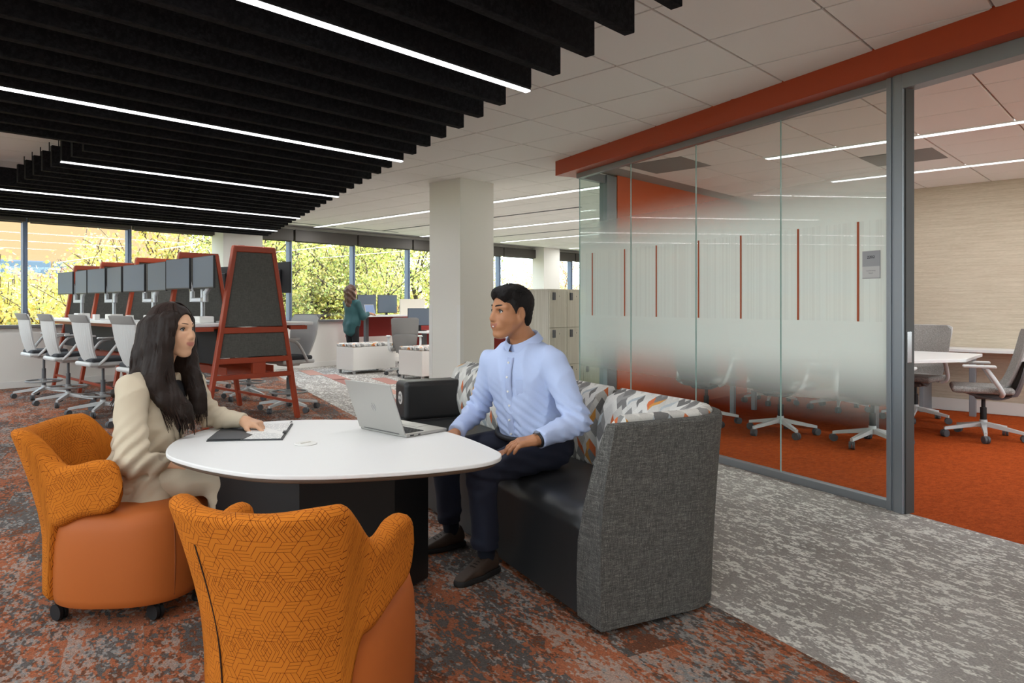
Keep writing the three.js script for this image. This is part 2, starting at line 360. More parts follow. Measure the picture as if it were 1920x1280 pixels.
T.pile = dataTex(512, 512, 0.35, (u, v) => 255 * (0.5 * tnoise(u, v, 256, 256, 1) + 0.5 * tnoise(u, v, 128, 128, 2)), false);
T.weave = dataTex(256, 256, 0.05, (u, v) => { const x = Math.floor(u * 32), y = Math.floor(v * 32), a = Math.abs(Math.sin(u * 32 * Math.PI)), b = Math.abs(Math.sin(v * 32 * Math.PI)); return 255 * (((x + y) % 2) ? a : b) * (0.75 + 0.25 * hash3(x, y, 3)); }, false);
T.greyCloth = (() => { const a = hex(0x55534f), b = hex(0x8b8882), c = hex(0x3b3a38); return dataTex(768, 768, 0.5, (u, v) => { const w = tnoise(u, v, 384, 30, 1) * 0.5 + tnoise(u, v, 24, 384, 2) * 0.5 + (tnoise(u, v, 384, 384, 3) - 0.5) * 0.7; return w < 0.5 ? mix3(c, a, clamp(w * 2)) : mix3(a, b, clamp(w * 2 - 1)); }); })();
T.paleCloth = (() => { const a = hex(0x8d8a86), b = hex(0xb8b5b0), c = hex(0x66635f); return dataTex(512, 512, 0.35, (u, v) => { const w = tnoise(u, v, 150, 40, 1) * 0.5 + tnoise(u, v, 40, 150, 2) * 0.5 + (tnoise(u, v, 256, 256, 3) - 0.5) * 0.6; return w < 0.5 ? mix3(c, a, clamp(w * 2)) : mix3(a, b, clamp(w * 2 - 1)); }); })();
T.felt = (() => { const a = hex(0x19191b), b = hex(0x2c2c2f); return dataTex(512, 512, 0.5, (u, v) => mix3(a, b, clamp(tfbm(u, v, 40, 40, 4, 4) * 1.6 - 0.45 + (tnoise(u, v, 256, 256, 7) - 0.5) * 0.5))); })();
T.screenCloth = (() => { const a = hex(0x4a4a47), b = hex(0x6a6964); return dataTex(512, 512, 0.4, (u, v) => mix3(a, b, clamp(0.5 * tnoise(u, v, 256, 20, 1) + 0.5 * tnoise(u, v, 20, 256, 2) + (tnoise(u, v, 256, 256, 3) - 0.5) * 0.3))); })();
T.wallpaper = (() => { const a = hex(0xcfc4b0), b = hex(0xb7aa94); return dataTex(1024, 1024, [1.6, 1.2], (u, v) => mix3(a, b, clamp(0.15 + tfbm(u, v, 6, 110, 4, 3) * 1.1 - 0.25 + (tnoise(u, v, 60, 400, 5) - 0.5) * 0.5))); })();
T.laminate = (() => { const a = hex(0xd6d0c2), b = hex(0xc3bba9); return dataTex(512, 512, [0.6, 1.4], (u, v) => mix3(a, b, clamp(tfbm(u, v, 60, 3, 4, 3) * 1.5 - 0.25))); })();
T.plaster = dataTex(256, 256, 0.4, (u, v) => 255 * tfbm(u, v, 40, 40, 3, 3), false);
T.ceil = dataTex(256, 256, 0.15, (u, v) => 255 * tfbm(u, v, 60, 60, 2, 3), false);
// orange cloth: lattice of rhombs, each ruled in one of three directions with dark thread
T.orangeCloth = canvasTex(1024, 1024, [0.19, 0.1645], (g, n, m) => {
  g.fillStyle = '#cc7626'; g.fillRect(0, 0, n, m);
  for (let i = 0; i < 60000; i++) { const s = rnd(); g.fillStyle = s < 0.5 ? 'rgba(226,140,62,0.10)' : 'rgba(120,62,18,0.10)'; g.fillRect(rnd() * n, rnd() * m, 3, 3); }
  g.strokeStyle = '#6e3413'; g.lineWidth = 6.2; g.lineCap = 'round';
  const cols = 6, rows = 6, a = n / cols, h = m / rows, P = ([i, j]) => [(i + j * 0.5) * a, j * h], D = [[1, 0], [0, 1], [-1, 1], [-1, 0], [0, -1], [1, -1]];
  const line = (p, q) => { for (const ox of [-2 * n, -n, 0, n, 2 * n]) for (const oy of [-m, 0, m]) { g.beginPath(); g.moveTo(p[0] + ox, p[1] + oy); g.lineTo(q[0] + ox, q[1] + oy); g.stroke(); } };
  for (let j = -1; j <= rows; j++) for (let i = -6; i <= cols; i++) if ((((i - j) % 3) + 3) % 3 === 0) for (let k = 0; k < 3; k++) {
    const o = P([i, j]), d0 = D[2 * k], d2 = D[(2 * k + 2) % 6], A = P([i + d0[0], j + d0[1]]), B = P([i + d2[0], j + d2[1]]), u = [A[0] - o[0], A[1] - o[1]], v = [B[0] - o[0], B[1] - o[1]];
    const ii = ((i % cols) + cols) % cols, jj = ((j % rows) + rows) % rows, cnt = 2 + (hash3(ii, jj, k) < 0.5 ? 1 : 0), U = hash3(ii, jj, k + 5) < 0.5 ? u : v, W = U === u ? v : u;
    for (let s = 0; s <= cnt; s++) { const t = s / cnt; line([o[0] + U[0] * t, o[1] + U[1] * t], [o[0] + U[0] * t + W[0], o[1] + U[1] * t + W[1]]); }
    if (hash3(ii, jj, k + 9) < 0.5) line([o[0] + W[0] * 0.5, o[1] + W[1] * 0.5], [o[0] + W[0] * 0.5 + U[0] / cnt, o[1] + W[1] * 0.5 + U[1] / cnt]);
  }
});
// sofa back: tumbling rhombs in grey, white, amber and orange
T.rhombs = canvasTex(1024, 1024, [0.46, 0.6], (g, n, m) => {
  const pal = ['#d6d3cd', '#c4c1ba', '#8d8b88', '#706e6c', '#cb6c42', '#cc8f48', '#dedbd4', '#aab0b3', '#d6d3cd', '#bdb9b1', '#979592', '#cfccc6', '#7b7977', '#c4c1ba'], cols = 6, rows = 4, W = n / cols, Hh = m / rows;
  g.fillStyle = '#d9d6cf'; g.fillRect(0, 0, n, m);
  const poly = (p, c) => { for (const ox of [-n, 0, n]) for (const oy of [-m, 0, m]) { g.fillStyle = c; g.beginPath(); p.forEach(([x, y], i) => (i ? g.lineTo(x + ox, y + oy) : g.moveTo(x + ox, y + oy))); g.closePath(); g.fill(); } };
  for (let j = 0; j < rows; j++) for (let i = 0; i < cols; i++) {
    const x = (i + (j % 2) * 0.5) * W, y = j * Hh, q = Hh / 3;
    const c = (s) => pal[Math.floor(hash3(i, j, s) * pal.length)];
    poly([[x, y], [x + W / 2, y + q], [x, y + 2 * q], [x - W / 2, y + q]], c(1));
    poly([[x - W / 2, y + q], [x, y + 2 * q], [x, y + 2 * q + q * 1.0], [x - W / 2, y + 2 * q]], c(2));
    poly([[x + W / 2, y + q], [x, y + 2 * q], [x, y + 3 * q], [x + W / 2, y + 2 * q]], c(3));
    poly([[x - W / 2, y + 2 * q], [x, y + 3 * q], [x - W / 2, y + 4 * q], [x - W, y + 3 * q]], c(4));
  }
  for (let i = 0; i < 40000; i++) { g.fillStyle = rnd() < 0.5 ? 'rgba(255,255,255,0.07)' : 'rgba(60,50,40,0.07)'; g.fillRect(rnd() * n, rnd() * m, 2, 6); }
});

const M = {
  white: mat(0xe4e1db, 0.55), wall: mat(0xe6e2da, 0.8, { bumpMap: T.plaster, bumpScale: 0.0004 }), ceil: mat(0xe9e6e1, 0.9, { bumpMap: T.ceil, bumpScale: 0.0005 }), ceilBack: mat(0x9d9a95, 0.9), column: mat(0xe3dfd6, 0.75),
  orangePaint: mat(0xa8401a, 0.42), orangeWall: mat(0xc65626, 0.6), rustMetal: mat(0x9a3a1c, 0.4), silver: mat(0x8f9499, 0.42, { metalness: 0.55 }), darkJamb: mat(0x3a3936, 0.6),
  mullion: mat(0x6d7a90, 0.45, { metalness: 0.4 }), shadeBox: mat(0x4e4944, 0.7), sill: mat(0x6e6d6c, 0.5),
  felt: phys(0xffffff, 0.95, { specularIntensity: 0.2, map: T.felt }), screenCloth: phys(0xffffff, 0.95, { specularIntensity: 0.3, map: T.screenCloth }), greyCloth: mat(0xffffff, 0.95, { map: T.greyCloth, bumpMap: T.weave, bumpScale: 0.0006 }), paleCloth: mat(0xffffff, 0.95, { map: T.paleCloth }),
  orangeCloth: phys(0xffffff, 0.9, { specularIntensity: 0.15, map: T.orangeCloth, bumpMap: T.weave, bumpScale: 0.0004 }), orangeHide: phys(0xb35f28, 0.55, { specularIntensity: 0.6 }), rhombs: phys(0xffffff, 0.9, { specularIntensity: 0.3, map: T.rhombs }), blackHide: phys(0x232324, 0.42, { clearcoat: 0.08, clearcoatRoughness: 0.5 }),
  wallpaper: mat(0xffffff, 0.9, { map: T.wallpaper }), laminate: mat(0xffffff, 0.5, { map: T.laminate }),
  plastic: mat(0xc9c9c7, 0.42), plasticGrey: mat(0x8b8a88, 0.5), greyPlastic: mat(0x5b5b5d, 0.55), darkSeat: mat(0x34363a, 0.8), black: mat(0x151516, 0.6), castor: mat(0x4c4c4e, 0.6), chrome: mat(0xb5b7ba, 0.22, { metalness: 0.95 }), alu: mat(0xa9abad, 0.4, { metalness: 0.7 }),
  desk: mat(0xe2e2e0, 0.35), screen: phys(0x626c78, 0.5, { specularIntensity: 0.6 }), bezel: mat(0x1a1a1c, 0.5), tableTop: phys(0xe8e6e3, 0.5), tableEdge: mat(0x5b4636, 0.6), tableBase: mat(0x191919, 0.45),  // screen: lightened grey-blue, the sky reflection is put into the base colour
  glass: phys(0xf2f7f5, 0.0, { transmission: 1, thickness: 0, ior: 1.5 }), glassEdge: mat(0x8fada6, 0.25), redPanel: mat(0x94302a, 0.85), paper: mat(0xe9e7e3, 0.8), laptop: mat(0xb4b2ad, 0.35, { metalness: 0.5 }),
};
const glow = (c, i) => new THREE.MeshStandardMaterial({ color: 0xffffff, emissive: c, emissiveIntensity: i, roughness: 0.5 });

// ---------------------------------------------------------------- structure
const CEIL = 2.712, CONF = 2.6, ZW = -12.3, XL = -3.2, ZB = 2.8, XR = 18, XC = 9.6, ZC = -4.45, GT = 0.342;
const DG = [Math.sin(GT), -Math.cos(GT)], DN = [Math.cos(GT), Math.sin(GT)], GTURN = Math.PI / 2 - GT, G0 = [4.705, -1.263];
const onGlass = (g) => turned(g, GTURN, G0[0], 0, G0[1]);     // local x runs along the glass wall (away), z into the meeting room
const gPoint = (s, n = 0) => [G0[0] + DG[0] * s + DN[0] * n, G0[1] + DG[1] * s + DN[1] * n];
const glassBox = (s0, s1, n0, n1, y0, y1, r = 0) => onGlass(boxAt(s0, s1, y0, y1, n0, n1, r));
const xGlass = (z) => G0[0] + (G0[1] - z) * Math.tan(GT), xCarpet = (z) => 2.724 + (-1.481 - z) * Math.tan(GT);

const floor = struct('floor', 'carpeted floor of the open office and meeting room');
function carpet(name, pts, material, label) {
  const g = slab(pts, -0.12, 0), p = g.attributes.position, uv = g.attributes.uv;
  for (let i = 0; i < p.count; i++) uv.setXY(i, p.getX(i) * DN[0] + p.getZ(i) * DN[1], p.getX(i) * DG[0] + p.getZ(i) * DG[1]);
  return part(floor, name, g, material, label);
}
carpet('carpet_mottled', [[XL, ZW], [xCarpet(ZW), ZW], [xCarpet(ZB), ZB], [XL, ZB]], phys(0xffffff, 0.98, { specularIntensity: 0.15, map: T.carpetOrange, bumpMap: T.pile, bumpScale: 0.002 }), 'grey carpet flecked with orange, rust and pale grey');
carpet('carpet_grey', [[xCarpet(ZW), ZW], [XR, ZW], [XR, ZC], [xGlass(ZC), ZC], [xGlass(ZB), ZB], [xCarpet(ZB), ZB]], phys(0xffffff, 0.98, { specularIntensity: 0.15, map: T.carpetGrey, bumpMap: T.pile, bumpScale: 0.002 }), 'pale flecked grey carpet');
carpet('carpet_rust', [[xGlass(ZC), ZC], [XC, ZC], [XC, ZB], [xGlass(ZB), ZB]], phys(0xffffff, 0.98, { specularIntensity: 0.15, map: T.carpetRust, bumpMap: T.pile, bumpScale: 0.002 }), 'burnt orange carpet of the meeting room');
{ // coloured planks let into the grey carpet
  const pm = [mat(0xa8776b, 0.98), mat(0x9b695f, 0.98), mat(0xb58878, 0.98)];
  [[6.75, -10.3, 0], [6.45, -9.5, 1], [7.0, -9.2, 0], [6.2, -8.2, 2], [6.75, -7.9, 0], [7.35, -8.3, 1], [5.55, -7.2, 1], [5.9, -6.6, 0], [5.35, -6.0, 2], [6.9, -11.3, 2], [8.6, -9.9, 1], [9.3, -8.6, 0]].forEach(([x, z, k]) => part(floor, 'carpet_plank', turned(bx(1.0, 0.003, 0.25, 0, 0, 0), GTURN, x, 0.0015, z), pm[k]));
}

const wallWin = struct('wall_window', 'low white wall under the ribbon windows');
part(wallWin, 'lower_wall', boxAt(XL, XR, 0, 0.9, ZW - 0.2, ZW), M.wall);
part(wallWin, 'upper_wall', boxAt(XL, XR, 2.5, 3.1, ZW - 0.2, ZW), M.wall);
part(wallWin, 'sill', boxAt(XL, XR, 0.88, 0.925, ZW - 0.12, ZW + 0.06, 0.004), M.sill);
struct('baseboard_window', 'white baseboard under the windows', boxAt(XL, XR, 0, 0.1, ZW, ZW + 0.014, 0.003), M.white);
{ // unseen side wall on the left; its ribbon windows are added to bring daylight in
  const wl = struct('wall_left', 'low white wall on the left side, out of view, with ribbon windows added for daylight');
  part(wl, 'lower_wall', boxAt(XL - 0.2, XL, 0, 0.9, ZW - 0.2, ZB + 0.15), M.wall); part(wl, 'upper_wall', boxAt(XL - 0.2, XL, 2.5, 3.1, ZW - 0.2, ZB + 0.15), M.wall);
  for (let k = 0; k < 11; k++) { const z0 = ZW - 0.2 + k * 1.386; part(wl, 'mullion', boxAt(XL - 0.15, XL - 0.02, 0.9, 2.5, z0 - 0.03, z0 + 0.03), M.mullion); part(wl, 'pane', boxAt(XL - 0.1, XL - 0.0995, 0.9, 2.5, z0 + 0.03, z0 + 1.356), M.glass); }
}
{ // behind the viewer: plain wall, then unseen windows added to brighten the meeting room
  const wr = struct('wall_rear', 'white wall behind the viewer with windows added for daylight at the meeting room end');
  part(wr, 'solid_wall', boxAt(XL - 0.15, 3.6, 0, 3.1, ZB, ZB + 0.15), M.wall); part(wr, 'lower_wall', boxAt(3.6, XC + 0.2, 0, 0.9, ZB, ZB + 0.15), M.wall); part(wr, 'upper_wall', boxAt(3.6, XC + 0.2, 2.5, 3.1, ZB, ZB + 0.15), M.wall);
  for (let k = 0; k < 5; k++) { const x0 = 3.6 + k * 1.2; part(wr, 'mullion', boxAt(x0 - 0.03, x0 + 0.03, 0.9, 2.5, ZB + 0.03, ZB + 0.13), M.mullion); part(wr, 'pane', boxAt(x0 + 0.03, x0 + 1.17, 0.9, 2.5, ZB + 0.08, ZB + 0.0805), M.glass); }
}
struct('wall_right', 'plain white wall at the far right of the office', boxAt(XR, XR + 0.15, 0, 3.1, ZW - 0.2, ZC + 0.2), M.wall);
struct('wall_office', 'white wall on the office side behind the meeting room', boxAt(XC + 0.1, XR + 0.15, 0, 3.1, ZC, ZC + 0.15), M.wall);
struct('wall_meeting', 'beige wallpapered wall of the meeting room', boxAt(XC, XC + 0.15, 0, 3.1, ZC, ZB + 0.15), M.wallpaper);
struct('wall_orange', 'orange painted side wall of the meeting room', boxAt(6.43, XC + 0.1, 0, 3.1, ZC, ZC + 0.06), M.orangeWall);
struct('wall_meeting_back', 'white office side of the meeting room wall', boxAt(6.43, XC + 0.1, 0, 3.1, ZC - 0.06, ZC), M.wall);
struct('baseboard_meeting', 'pale baseboard on the beige wall', boxAt(XC - 0.015, XC, 0, 0.14, ZC + 0.06, ZB, 0.003), M.white);
struct('roof', 'roof slab above the ceiling', boxAt(XL - 0.3, XR + 0.3, 2.95, 3.2, ZW - 0.3, ZB + 0.3), M.ceilBack);

// windows: 1.45 m bays between blue-grey mullions, a roller-shade box at the head of each
const mullX = (k) => 2.716 + 1.4535 * k;
for (let k = -3; k <= 9; k++) {
  const x0 = mullX(k), x1 = mullX(k + 1), w = struct('window_' + (k + 4), 'ribbon window bay with roller shade box');
  part(w, 'pane', boxAt(x0, x1, 0.92, 2.52, ZW - 0.1, ZW - 0.0995), M.glass);
  part(w, 'mullion', [boxAt(x0 - 0.03, x0 + 0.03, 0.92, 2.55, ZW - 0.15, ZW - 0.02, 0.004), boxAt(x0 - 0.012, x0 + 0.012, 0.92, 2.55, ZW - 0.02, ZW + 0.0, 0.002)], M.mullion);
  part(w, 'shade_box', boxAt(x0 + 0.022, x1 - 0.022, 2.44, 2.66, ZW + 0.0, ZW + 0.12, 0.006), M.shadeBox);
  part(w, 'shade_hem', boxAt(x0 + 0.05, x1 - 0.05, 2.425, 2.445, ZW + 0.03, ZW + 0.045, 0.004), M.shadeBox);
}
struct('column_window', 'white square column between the windows', boxAt(5.52, 6.25, 0, CEIL + 0.02, ZW, ZW + 0.45, 0.006), M.column);
struct('column_far', 'white square column far along the window wall', boxAt(14.1, 14.75, 0, CEIL + 0.02, ZW, ZW + 0.4, 0.006), M.column);
const col = struct('column_middle', 'white square column behind the sofa');
part(col, 'shaft', boxAt(5.715, 6.28, 0, CEIL + 0.02, -6.66, -6.107, 0.004), M.column);
for (const [x, z] of [[5.715, -6.107], [5.715, -6.66], [6.28, -6.107]]) part(col, 'corner_guard', [boxAt(x - (x < 6 ? 0.004 : 0.055), x + (x < 6 ? 0.055 : 0.004), 0.1, 1.22, z - (z > -6.5 ? 0.055 : 0.004), z + (z > -6.5 ? 0.004 : 0.055), 0.003)], M.white);
part(col, 'baseboard', boxAt(5.703, 6.292, 0, 0.1, -6.672, -6.095, 0.003), M.white);

// ceilings: square tiles in a recessed grid
function tiledCeiling(root, y, x0, dx, z0, dz, inside, material, most, nameFar, clip) {
  const cells = [], right = [Math.sin(YAW), -Math.cos(YAW)];
  for (let i = -12; i < 34; i++) for (let j = -20; j < 24; j++) {
    const cx = x0 + dx * (i + 0.5), cz = z0 - dz * (j + 0.5); if (!inside(cx, cz)) continue;
    const X = cx * Math.sin(YAW) + cz * Math.cos(YAW), Z = cx * Math.cos(YAW) - cz * Math.sin(YAW);
    const px = 925 + FOCAL * X / Z, py = 572 - FOCAL * (y - EYE) / Z;
    cells.push({ cx, cz, seen: Z > 0.5 && px > 250 && px < 2050 && py > -90, Z });
  }
  cells.sort((a, b) => (b.seen - a.seen) || a.Z - b.Z);
  const g = bx(dx - 0.012, 0.02, dz - 0.012, 0, 0.01, 0, 0.004, 1), far = [];
  cells.forEach((c, n) => {
    if (clip) { const q = clip(c.cx, c.cz, (dx - 0.012) / 2, (dz - 0.012) / 2); if (q === null) return; if (q) { part(root, 'tile', slab(q, y, y + 0.02), material); return; } }
    if (n < most && c.seen) shared(root, 'tile', g, material, c.cx, y, c.cz); else { const q = bx(dx - 0.012, 0.02, dz - 0.012, c.cx, y + 0.01, c.cz); far.push(q); } });
  if (far.length) { const m = part(root, nameFar, far, material); m.userData.kind = 'stuff'; }
}
const ceiling = struct('ceiling', 'white tiled ceiling of the open office');
part(ceiling, 'grid_back', boxAt(XL, XR, CEIL + 0.014, CEIL + 0.06, ZW, ZB), M.ceilBack);
tiledCeiling(ceiling, CEIL, 3.142, 0.595, -1.938, 0.622, (x, z) => x > XL + 0.3 && x < XR - 0.3 && z > ZW + 0.3 && z < ZB - 0.3 && !(z > ZC + 0.2 && x > xGlass(z) + 0.6) && !(x > XC && z > ZC), M.ceil, 260, 'tiles_beyond');
const ceilConf = struct('ceiling_meeting', 'lower tiled ceiling of the meeting room');
part(ceilConf, 'grid_back', slab([[xGlass(ZC), ZC], [XC, ZC], [XC, ZB], [xGlass(ZB), ZB]], CONF + 0.014, CONF + 0.05), M.ceilBack);
tiledCeiling(ceilConf, CONF, 5.36, 0.605, -0.92, 0.64, (x, z) => x < XC - 0.2 && z > ZC + 0.2 && z < ZB - 0.2 && x > xGlass(z) - 0.4, M.ceil, 110, 'tiles_beyond', (cx, cz, hx, hz) => {   // tiles at the glass wall are cut along it
  const P = [[cx - hx, cz - hz], [cx + hx, cz - hz], [cx + hx, cz + hz], [cx - hx, cz + hz]], D = ([x, z]) => (x - G0[0]) * DN[0] + (z - G0[1]) * DN[1] - 0.02, out = [];
  if (P.every((p) => D(p) >= 0)) return undefined; if (P.every((p) => D(p) < 0.03)) return null;
  P.forEach((p, i) => { const q = P[(i + 1) % 4], a = D(p), b = D(q); if (a >= 0) out.push(p); if ((a >= 0) !== (b >= 0)) { const t = a / (a - b); out.push([lerp(p[0], q[0], t), lerp(p[1], q[1], t)]); } }); return out;
});

// orange beam and glass partition
struct('trim_1', 'orange painted beam over the glass wall', [glassBox(-4.6, 3.6, -0.16, 0.16, 2.562, CEIL + 0.03, 0.003)], M.orangePaint);
T.film = dataTex(2048, 512, [3.5, 2.6], (u, v) => {     // print density of the gradient film
  const y = v * 2.6; let f = Math.min(sstep(2.2, 1.72, y), sstep(0.42, 0.95, y));
  if (y > 1.114 && y < 1.735) f *= 1 - 0.05 * sstep(0.5, 0.7, tnoise(u, 0, 320, 1, 4)) - 0.03 * sstep(0.5, 0.8, tnoise(u, 0, 110, 1, 7));
  return 255 * clamp(f * 0.99);
}, false);
const filmM = phys(0xf3f7f5, 1.0, { specularIntensity: 0.3, transmission: 0.6, thickness: 0, transparent: true, alphaMap: T.film });
const paneGlass = phys(0xe9f2ee, 0.0, { specularIntensity: 0.3, transmission: 1, thickness: 0, ior: 1.5 });
const glassWall = struct('wall_glass', 'frameless glass wall of the meeting room with frosted gradient film');
const seams = [0, 0.82, 1.673, 2.529, 3.383];
for (let i = 0; i < 4; i++) {
  const a = seams[i] + 0.003, b = seams[i + 1] - 0.003, g = clean(new THREE.PlaneGeometry(b - a, 2.47)), uv = g.attributes.uv, p = g.attributes.position;
  g.translate((a + b) / 2, 0.045 + 2.47 / 2, 0); for (let q = 0; q < p.count; q++) uv.setXY(q, p.getX(q), p.getY(q));
  const pane = part(glassWall, 'glass_pane', onGlass(g), paneGlass), fg = g.clone(); fg.translate(DN[0] * 0.004, 0, DN[1] * 0.004); part(pane, 'frosted_film', fg, filmM);
  for (const s of [3.151, 2.622, 2.167, 1.642, 1.19, 0.671, 0.217]) if (s > a && s < b) part(pane, 'stripe', glassBox(s - 0.0075, s + 0.0075, -0.004, -0.0015, 1.114, 1.735), mat(0xa84a1c, 0.5));
}
for (const s of seams.slice(1)) part(glassWall, 'glass_edge', glassBox(s - 0.002, s + 0.002, -0.005, 0.005, 0.045, 2.51), M.glassEdge);
{ const g = clean(new THREE.PlaneGeometry(0.4, 2.47)), uv = g.attributes.uv, p = g.attributes.position; g.translate(6.05, 1.28, ZC); for (let q = 0; q < p.count; q++) uv.setXY(q, p.getX(q) * 0.5, p.getY(q)); const pane = part(glassWall, 'glass_pane', g, paneGlass), fg = g.clone(); fg.translate(0, 0, 0.004); part(pane, 'frosted_film', fg, filmM); }
part(glassWall, 'head_rail', [glassBox(0, 3.4, -0.03, 0.03, 2.512, 2.562, 0.003), boxAt(5.84, 6.43, 2.512, 2.6, ZC - 0.03, ZC + 0.03, 0.003)], M.silver);
part(glassWall, 'base_rail', [glassBox(0, 3.4, -0.03, 0.03, 0, 0.05, 0.003), boxAt(5.84, 6.43, 0, 0.05, ZC - 0.03, ZC + 0.03, 0.003)], M.silver);
part(glassWall, 'side_post', boxAt(6.25, 6.43, 0, 2.6, ZC - 0.05, ZC + 0.05, 0.003), M.silver);
const door = struct('door_1', 'open doorway with silver frame into the meeting room');
part(door, 'post', [glassBox(-0.03, 0, -0.045, 0.045, 0, 2.562, 0.003), glassBox(-0.05, -0.03, -0.035, 0.035, 0, 2.562), glassBox(-0.105, -0.05, -0.052, 0.052, 0, 2.562, 0.003)], M.silver);
part(door, 'jamb_seal', glassBox(-0.113, -0.105, -0.03, 0.045, 0, 2.475), M.darkJamb);
part(door, 'strike_plate', glassBox(-0.1155, -0.112, -0.02, 0.02, 0.88, 1.06, 0.001), M.chrome);
part(door, 'head_rail', glassBox(-1.3, -0.05, -0.05, 0.05, 2.475, 2.562, 0.003), M.silver);
part(door, 'post', glassBox(-1.4, -1.3, -0.05, 0.05, 0, 2.562, 0.003), M.silver);
struct('wall_return', 'white wall beyond the doorway out of view', glassBox(-4.35, -1.4, -0.06, 0.06, 0, 2.6), M.wall);

// ---------------------------------------------------------------- lamps
function lineLamp(root, x0, x1, y, z0, z1, strength, colour, alongX) {       // glowing strip with a light of its own size just under it
  const L = alongX ? x1 - x0 : z1 - z0, W = alongX ? z1 - z0 : x1 - x0;
  const m = part(root, 'diffuser', boxAt(x0, x1, y, y + 0.012, z0, z1), glow(colour, 2.4));
  const l = new THREE.RectAreaLight(colour, strength, alongX ? L : W, alongX ? W : L);
  l.position.set((x0 + x1) / 2, y - 0.004, (z0 + z1) / 2); l.rotation.x = -Math.PI / 2; l.castShadow = true; scene.add(l); l.name = 'lamp_light';
  return m;
}
const COOL = new THREE.Color(0.965, 0.99, 1.015), LAMP = 52;
// baffle cloud: felt baffles 0.3 m apart, their right ends along the line of the glass wall
const bz = (k) => -1.507 - 0.2986 * k, bxr = (k) => 2.634 + 0.1063 * k, lampAt = new Set([-10, -3, 4, 11, 18, 25, 31]);
const nth = ['nearest', 'second', 'third', 'fourth', 'fifth', 'sixth', 'seventh', 'eighth', 'ninth', 'tenth', 'eleventh', 'twelfth', 'thirteenth', 'fourteenth', 'fifteenth', 'sixteenth', 'seventeenth', 'eighteenth', 'nineteenth', 'twentieth'];
const ordinal = (n) => nth[n] ?? (n < 29 ? 'twenty-' + ['first', 'second', 'third', 'fourth', 'fifth', 'sixth', 'seventh', 'eighth', 'ninth'][n - 20] : n === 29 ? 'thirtieth' : 'thirty-' + ['first', 'second', 'third', 'fourth', 'fifth', 'sixth', 'seventh', 'eighth', 'ninth'][n - 30]);
for (let k = -1; k <= 34; k++) {
  const xl = k >= 16 && k < 24 ? 1.777 : XL + 0.3, x0 = xl, x1 = bxr(k), z = bz(k), lit = lampAt.has(k);
  const t = thing('ceiling_baffle', `black felt ceiling baffle, ${ordinal(k + 1)} from the viewer${lit ? ', carrying a light strip' : ''}`, 'baffle', [x1, 2.44, z], 0, 'black felt ceiling baffles');
  part(t, 'felt_panel', boxAt(x0 - x1, 0, lit ? 0.014 : 0, 0.185, -0.0275, 0.0275, 0.004), M.felt);
  if (k >= 15 && k < 25) part(t, 'hanger', cyl(0.005, 0.005, 0.09, x0 - x1 + 0.06, 0.182, 0, 6), M.black);
}
let lampNo = 0;
for (const k of [-10, -3, 4, 11, 18, 25, 31]) {
  const x0 = k === 18 ? 1.777 : XL + 0.35, x1 = bxr(Math.max(k, -6)), z = bz(k);
  const t = thing('linear_light', `white light strip under the baffles, ${['out of sight behind the viewer', 'just above the picture', 'nearest in view', 'second in view', 'third in view, starting beside the ceiling gap', 'fourth in view', 'farthest, near the windows'][lampNo++]}`, 'light', [0, 0, 0], 0, 'light strips in the baffle cloud');
  part(t, 'channel', boxAt(x0, x1, 2.444, 2.456, z - 0.022, z + 0.022), M.black);
  lineLamp(t, x0, x1, 2.434, z - 0.018, z + 0.018, LAMP, COOL, true);
}
// recessed strips of the open office, the meeting room and the part behind the viewer
[[7.365, -11.9, -5.2, 'left of the column, running to the windows'], [9.98, -11.9, -5.4, 'second from the column'], [12.2, -11.6, -5.4, 'third from the column'], [14.8, -11.6, -5.4, 'fourth, far right of the office']].forEach(([x, z0, z1, w]) => {
  const t = thing('recessed_light', `white recessed light strip in the office ceiling, ${w}`, 'light', [0, 0, 0], 0, 'recessed strips of the office ceiling');
  part(t, 'trim', [boxAt(x - 0.055, x - 0.045, CEIL - 0.01, CEIL - 0.001, z0, z1), boxAt(x + 0.045, x + 0.055, CEIL - 0.01, CEIL - 0.001, z0, z1), boxAt(x - 0.055, x + 0.055, CEIL - 0.01, CEIL - 0.001, z0 - 0.01, z0), boxAt(x - 0.055, x + 0.055, CEIL - 0.01, CEIL - 0.001, z1, z1 + 0.01)], M.white);
  lineLamp(t, x - 0.045, x + 0.045, CEIL - 0.013, z0, z1, LAMP * 0.8, COOL, false);
});
[[6.6, 'nearer the glass wall'], [8.33, 'nearer the beige wall']].forEach(([x, w]) => {
  const t = thing('recessed_light', `white recessed light strip in the meeting room ceiling, ${w}`, 'light', [0, 0, 0], 0, 'recessed strips of the meeting room');
  part(t, 'trim', [boxAt(x - 0.045, x - 0.035, CONF - 0.01, CONF - 0.001, -2.83, 1.2), boxAt(x + 0.035, x + 0.045, CONF - 0.01, CONF - 0.001, -2.83, 1.2), boxAt(x - 0.045, x + 0.045, CONF - 0.01, CONF - 0.001, -2.84, -2.83)], M.white);
  lineLamp(t, x - 0.035, x + 0.035, CONF - 0.013, -2.83, 1.2, LAMP * 0.75, COOL, false);
});
